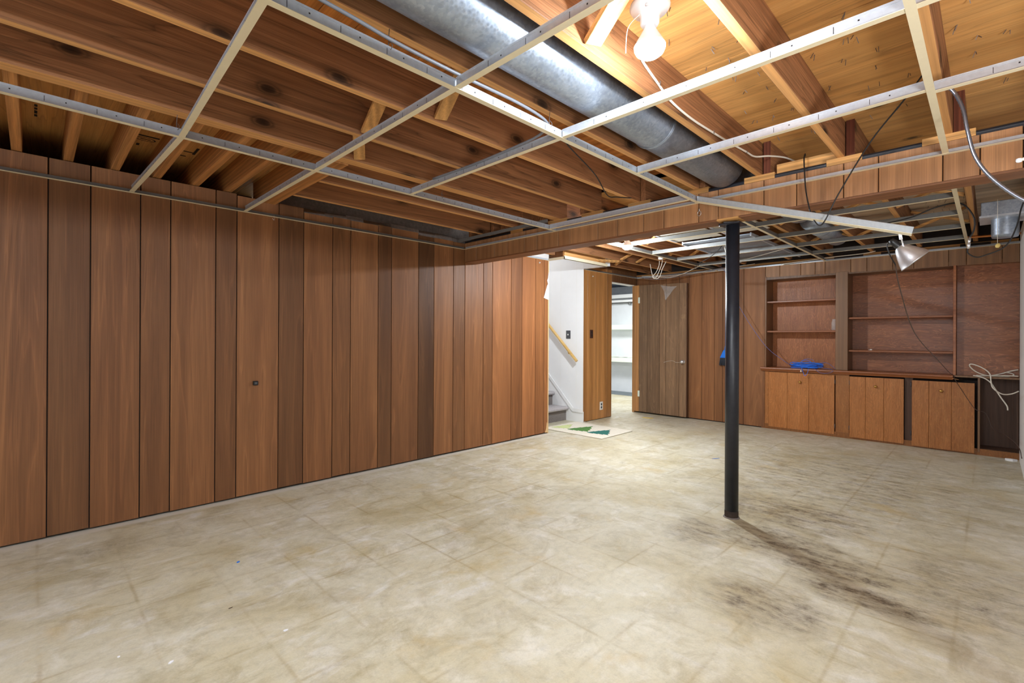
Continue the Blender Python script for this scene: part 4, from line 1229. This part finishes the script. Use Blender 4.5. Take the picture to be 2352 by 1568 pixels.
# bundle of cables along the far wall
labels = ['grey cable sagging lowest of the bundle under the far wall angle', 'pale cable running straight in the bundle along the far wall', 'dark cable topmost in the bundle along the far wall',
          'thin grey cable in the middle of the bundle on the far wall', 'black cable behind the bundle along the far wall', 'pale grey cable rising from the bundle to the grid behind the column']
pathz = (((3.75, 2.06), (3.45, 2.00), (3.1, 2.015), (2.7, 2.05), (2.3, 2.085)), ((3.7, 2.075), (3.3, 2.04), (2.9, 2.05), (2.5, 2.065), (2.1, 2.09)), ((3.6, 2.11), (3.2, 2.10), (2.8, 2.095), (2.4, 2.10), (1.9, 2.11)),
         ((3.8, 2.055), (3.4, 2.02), (3.0, 2.03), (2.6, 2.055), (2.2, 2.08)), ((3.5, 2.09), (3.3, 2.075), (3.0, 2.08), (2.6, 2.09), (1.7, 2.12)), ((3.4, 2.03), (3.2, 2.0), (3.0, 2.03), (2.85, 2.08), (2.72, 2.115), (2.63, 2.13)))
for i, pz_ in enumerate(pathz):
    xx = (6.42, 6.45, 6.5, 6.37, 6.57, 6.30)[i]
    o = MB().tube([(xx + .02 * math.sin(y * 5 + i), y, z) for y, z in pz_], .0034, 6).build('bundle_cable', (CABLE_G, CABLE_W, CABLE_K, CABLE_G, CABLE_K, CABLE_W)[i])
    tag(o, labels[i], 'cable', 'cables along the far wall')
lp = tag(empty('looped_cable', (5.6, 3.0, 1.9)), 'white cable hanging in a double loop near the doorway corner', 'cable')
MB().tube([(5.58, 2.95, 2.12), (5.6, 2.965, 2.07), (5.6, 3.0, 1.99), (5.6, 3.05, 1.935), (5.6, 3.035, 1.908), (5.6, 3.005, 1.92), (5.6, 2.96, 2.0), (5.6, 2.925, 2.09), (5.58, 2.91, 2.13)], .0038, 6).build('loop', CABLE_W, lp)
MB().tube([(5.62, 3.10, 2.10), (5.62, 3.08, 2.0), (5.62, 3.06, 1.94), (5.62, 3.01, 1.905), (5.62, 2.965, 1.93), (5.62, 2.93, 2.02), (5.62, 2.88, 2.11)], .0038, 6).build('loop', CABLE_W, lp)
hk = tag(MB().tube([(5.0, 1.95, 2.112), (5.0, 1.958, 2.09), (5.03, 2.0, 2.06), (5.08, 2.12, 2.0), (5.12, 2.24, 1.965), (5.4, 2.42, 1.955)], .0035, 6).build('black_cable', CABLE_K), 'black cable hanging in a hook left of the column, beyond the beam', 'cable')
hk2 = tag(MB().tube([(5.012, 1.935, 2.112), (5.02, 1.925, 2.05), (5.02, 1.90, 1.98), (5.05, 1.87, 1.95), (5.1, 1.80, 1.945), (5.3, 1.7, 2.0), (5.5, 1.5, 2.08)], .0035, 6).build('white_cable', CABLE_W), 'white cable curving down beside the black column beyond the beam', 'cable')
bl_ = tag(empty('black_cable', (4.6, .1, 1.9)), 'black cable with a metal connector hanging in a large loop by the white wall', 'cable')
MB().tube([(4.62, .62, 2.03), (4.6, .425, 2.05), (4.6, .28, 2.1), (4.6, .154, 2.105), (4.6, .087, 2.006), (4.6, .081, 1.915), (4.6, .105, 1.855)], .005, 8).build('loop', CABLE_K, bl_)
MB().lathe([(0, 0), (.007, .0), (.007, .03), (.005, .034), (.008, .04), (.008, .075), (0, .08)], (4.6, .103, 1.858), (0, .09, -1), 12).build('connector', CHROME, bl_)
MB().tube([(4.6, .112, 1.78), (4.6, .112, 1.75), (4.6, .076, 1.719), (4.6, .033, 1.723), (4.6, -.07, 1.775), (4.6, -.12, 1.898), (4.6, -.14, 2.009), (4.6, -.17, 2.12)], .0042, 8).build('loop', CABLE_K, bl_)
tg = tag(empty('pull_tag', (4.6, -.03, 1.77)), 'small yellow tag on a string by the white wall', 'tag')
MB().tube([(4.62, -.032, 2.1), (4.61, -.032, 1.9), (4.6, -.032, 1.80)], .0012, 6).build('string', CABLE_W, tg)
MB().lathe([(0, .0), (.010, .004), (.013, .018), (.007, .03), (0, .032)], (4.6, -.028, 1.768), (0, -.35, 1), 12).build('pull_knob', CARD, tg)
romex = tag(MB().tube([(6.60, 1.85, 2.075), (6.58, 1.6, 2.085), (6.58, 1.3, 2.10), (6.57, 1.0, 2.105), (6.58, .9, 2.12)], .005, 8).build('white_cable', CABLE_W), 'white cable lying above the wall angle over the left bookcase bay', 'cable')
sp = tag(empty('socket_box', (5.45, 2.78, 2.06)), 'small white plastic fitting hanging below the grid right of the far bulb', 'fitting')
MB().lathe([(0, 0), (.028, .004), (.03, .03), (.026, .045), (0, .045)], (5.25, 2.76, 2.075), (0, 0, 1), 16).build('cup', PLASTIC_W, sp)
MB().lathe([(0, 0), (.012, 0), (.012, .03), (0, .03)], (5.25, 2.76, 2.118), (0, 0, 1), 12).build('stem', PORCEL, sp)

# drawer-pull like hooks on the walls
for nm, ax, c, lab in (('wall_bolt', 'y', (4.22, YL, 2.03), 'small bolt in the panelled wall by the stair opening'), ('wall_bolt', 'y', (5.49, YS, 2.0), 'small bolt near the top of the narrow panelled strip')):
    tag(MB().lathe([(0, .012), (.006, .012), (.006, .004), (.01, .004), (.01, 0)], c, (0, -1, 0), 12).build(nm, CHROME), lab, 'bolt')

# ------------------------------------------------------------------ utility shelves and litter
us = tag(empty('utility_shelf', (8.7, 5.2, .7)), 'white painted shelf board seen through the doorway, lower one', 'shelf')
MB().box(8.62, 8.92, 3.99, 6.2, .645, .74).build('board', SHELF_G, us, .003)
us2 = tag(empty('utility_shelf', (8.7, 5.2, 1.3)), 'white painted shelf board seen through the doorway, upper one', 'shelf')
MB().box(8.66, 8.92, 3.99, 6.2, 1.32, 1.42).build('board', SHELF_G, us2, .003)
m = MB()
random.seed(4)
n = 12
for i in range(n + 1):
    y = 5.1 + .6 * i / n
    m.v += [(8.64 + random.uniform(-.01, .01), y, .742 + random.uniform(0, .012)), (8.74, y + .02, .755 + random.uniform(0, .025)), (8.86, y, .744 + random.uniform(0, .015))]
for i in range(n):
    for j in range(2):
        m.f.append([i * 3 + j, i * 3 + j + 1, i * 3 + j + 4, i * 3 + j + 3])
        m.m.append(0)
        m.sm.append(True)
tag(m.build('crumpled_cloth', SHELF_G), 'crumpled pale cloth lying on the lower utility shelf', 'cloth')

def chip(name, x, y, sx, sy, h, mat, label, cat='scrap', rot=0.0):
    pts = []
    for i in range(9):
        a = 2 * math.pi * i / 9
        k = random.uniform(.75, 1.1)
        px, py = sx * k * math.cos(a), sy * k * math.sin(a)
        pts.append((x + px * math.cos(rot) - py * math.sin(rot), y + px * math.sin(rot) + py * math.cos(rot)))
    tag(MB().prism(pts, 'Z', .0005, h).build(name, mat), label, cat)


chip('paint_chip', .348, 2.034, .011, .006, .003, PAPER, 'white oval chip on the floor near the bottom left corner', 'chip', .5)
chip('plaster_crumb', .221, 2.199, .005, .004, .003, PAPER, 'tiny white crumb on the floor left of the oval chip', 'chip')
chip('plastic_scrap', .742, 2.698, .009, .005, .004, BLUE_P, 'tiny blue scrap on the floor in front of the panelled wall', 'scrap', .3)
chip('paint_chip', .703, 1.942, .009, .006, .003, PAPER, 'small white chip on the floor right of the oval chip', 'chip')
chip('splinter', .596, 2.266, .009, .002, .002, PLASTIC_BR, 'dark splinter on the floor in the left foreground', 'scrap', .1)
chip('cardboard_scrap', 6.25, 3.47, .06, .10, .004, CARD, 'tan cardboard scrap on the floor in front of the open door', 'scrap', .4)
chip('paper_scrap', 6.56, -.14, .03, .04, .02, PAPER, 'crumpled white paper in the corner by the white wall', 'scrap')
chip('tape_strip', 4.62, 1.85, .05, .014, .0012, plain('faded_blue', (104, 128, 176), .8), 'faded blue tape strip on the floor left of the black column', 'tape', -.5)
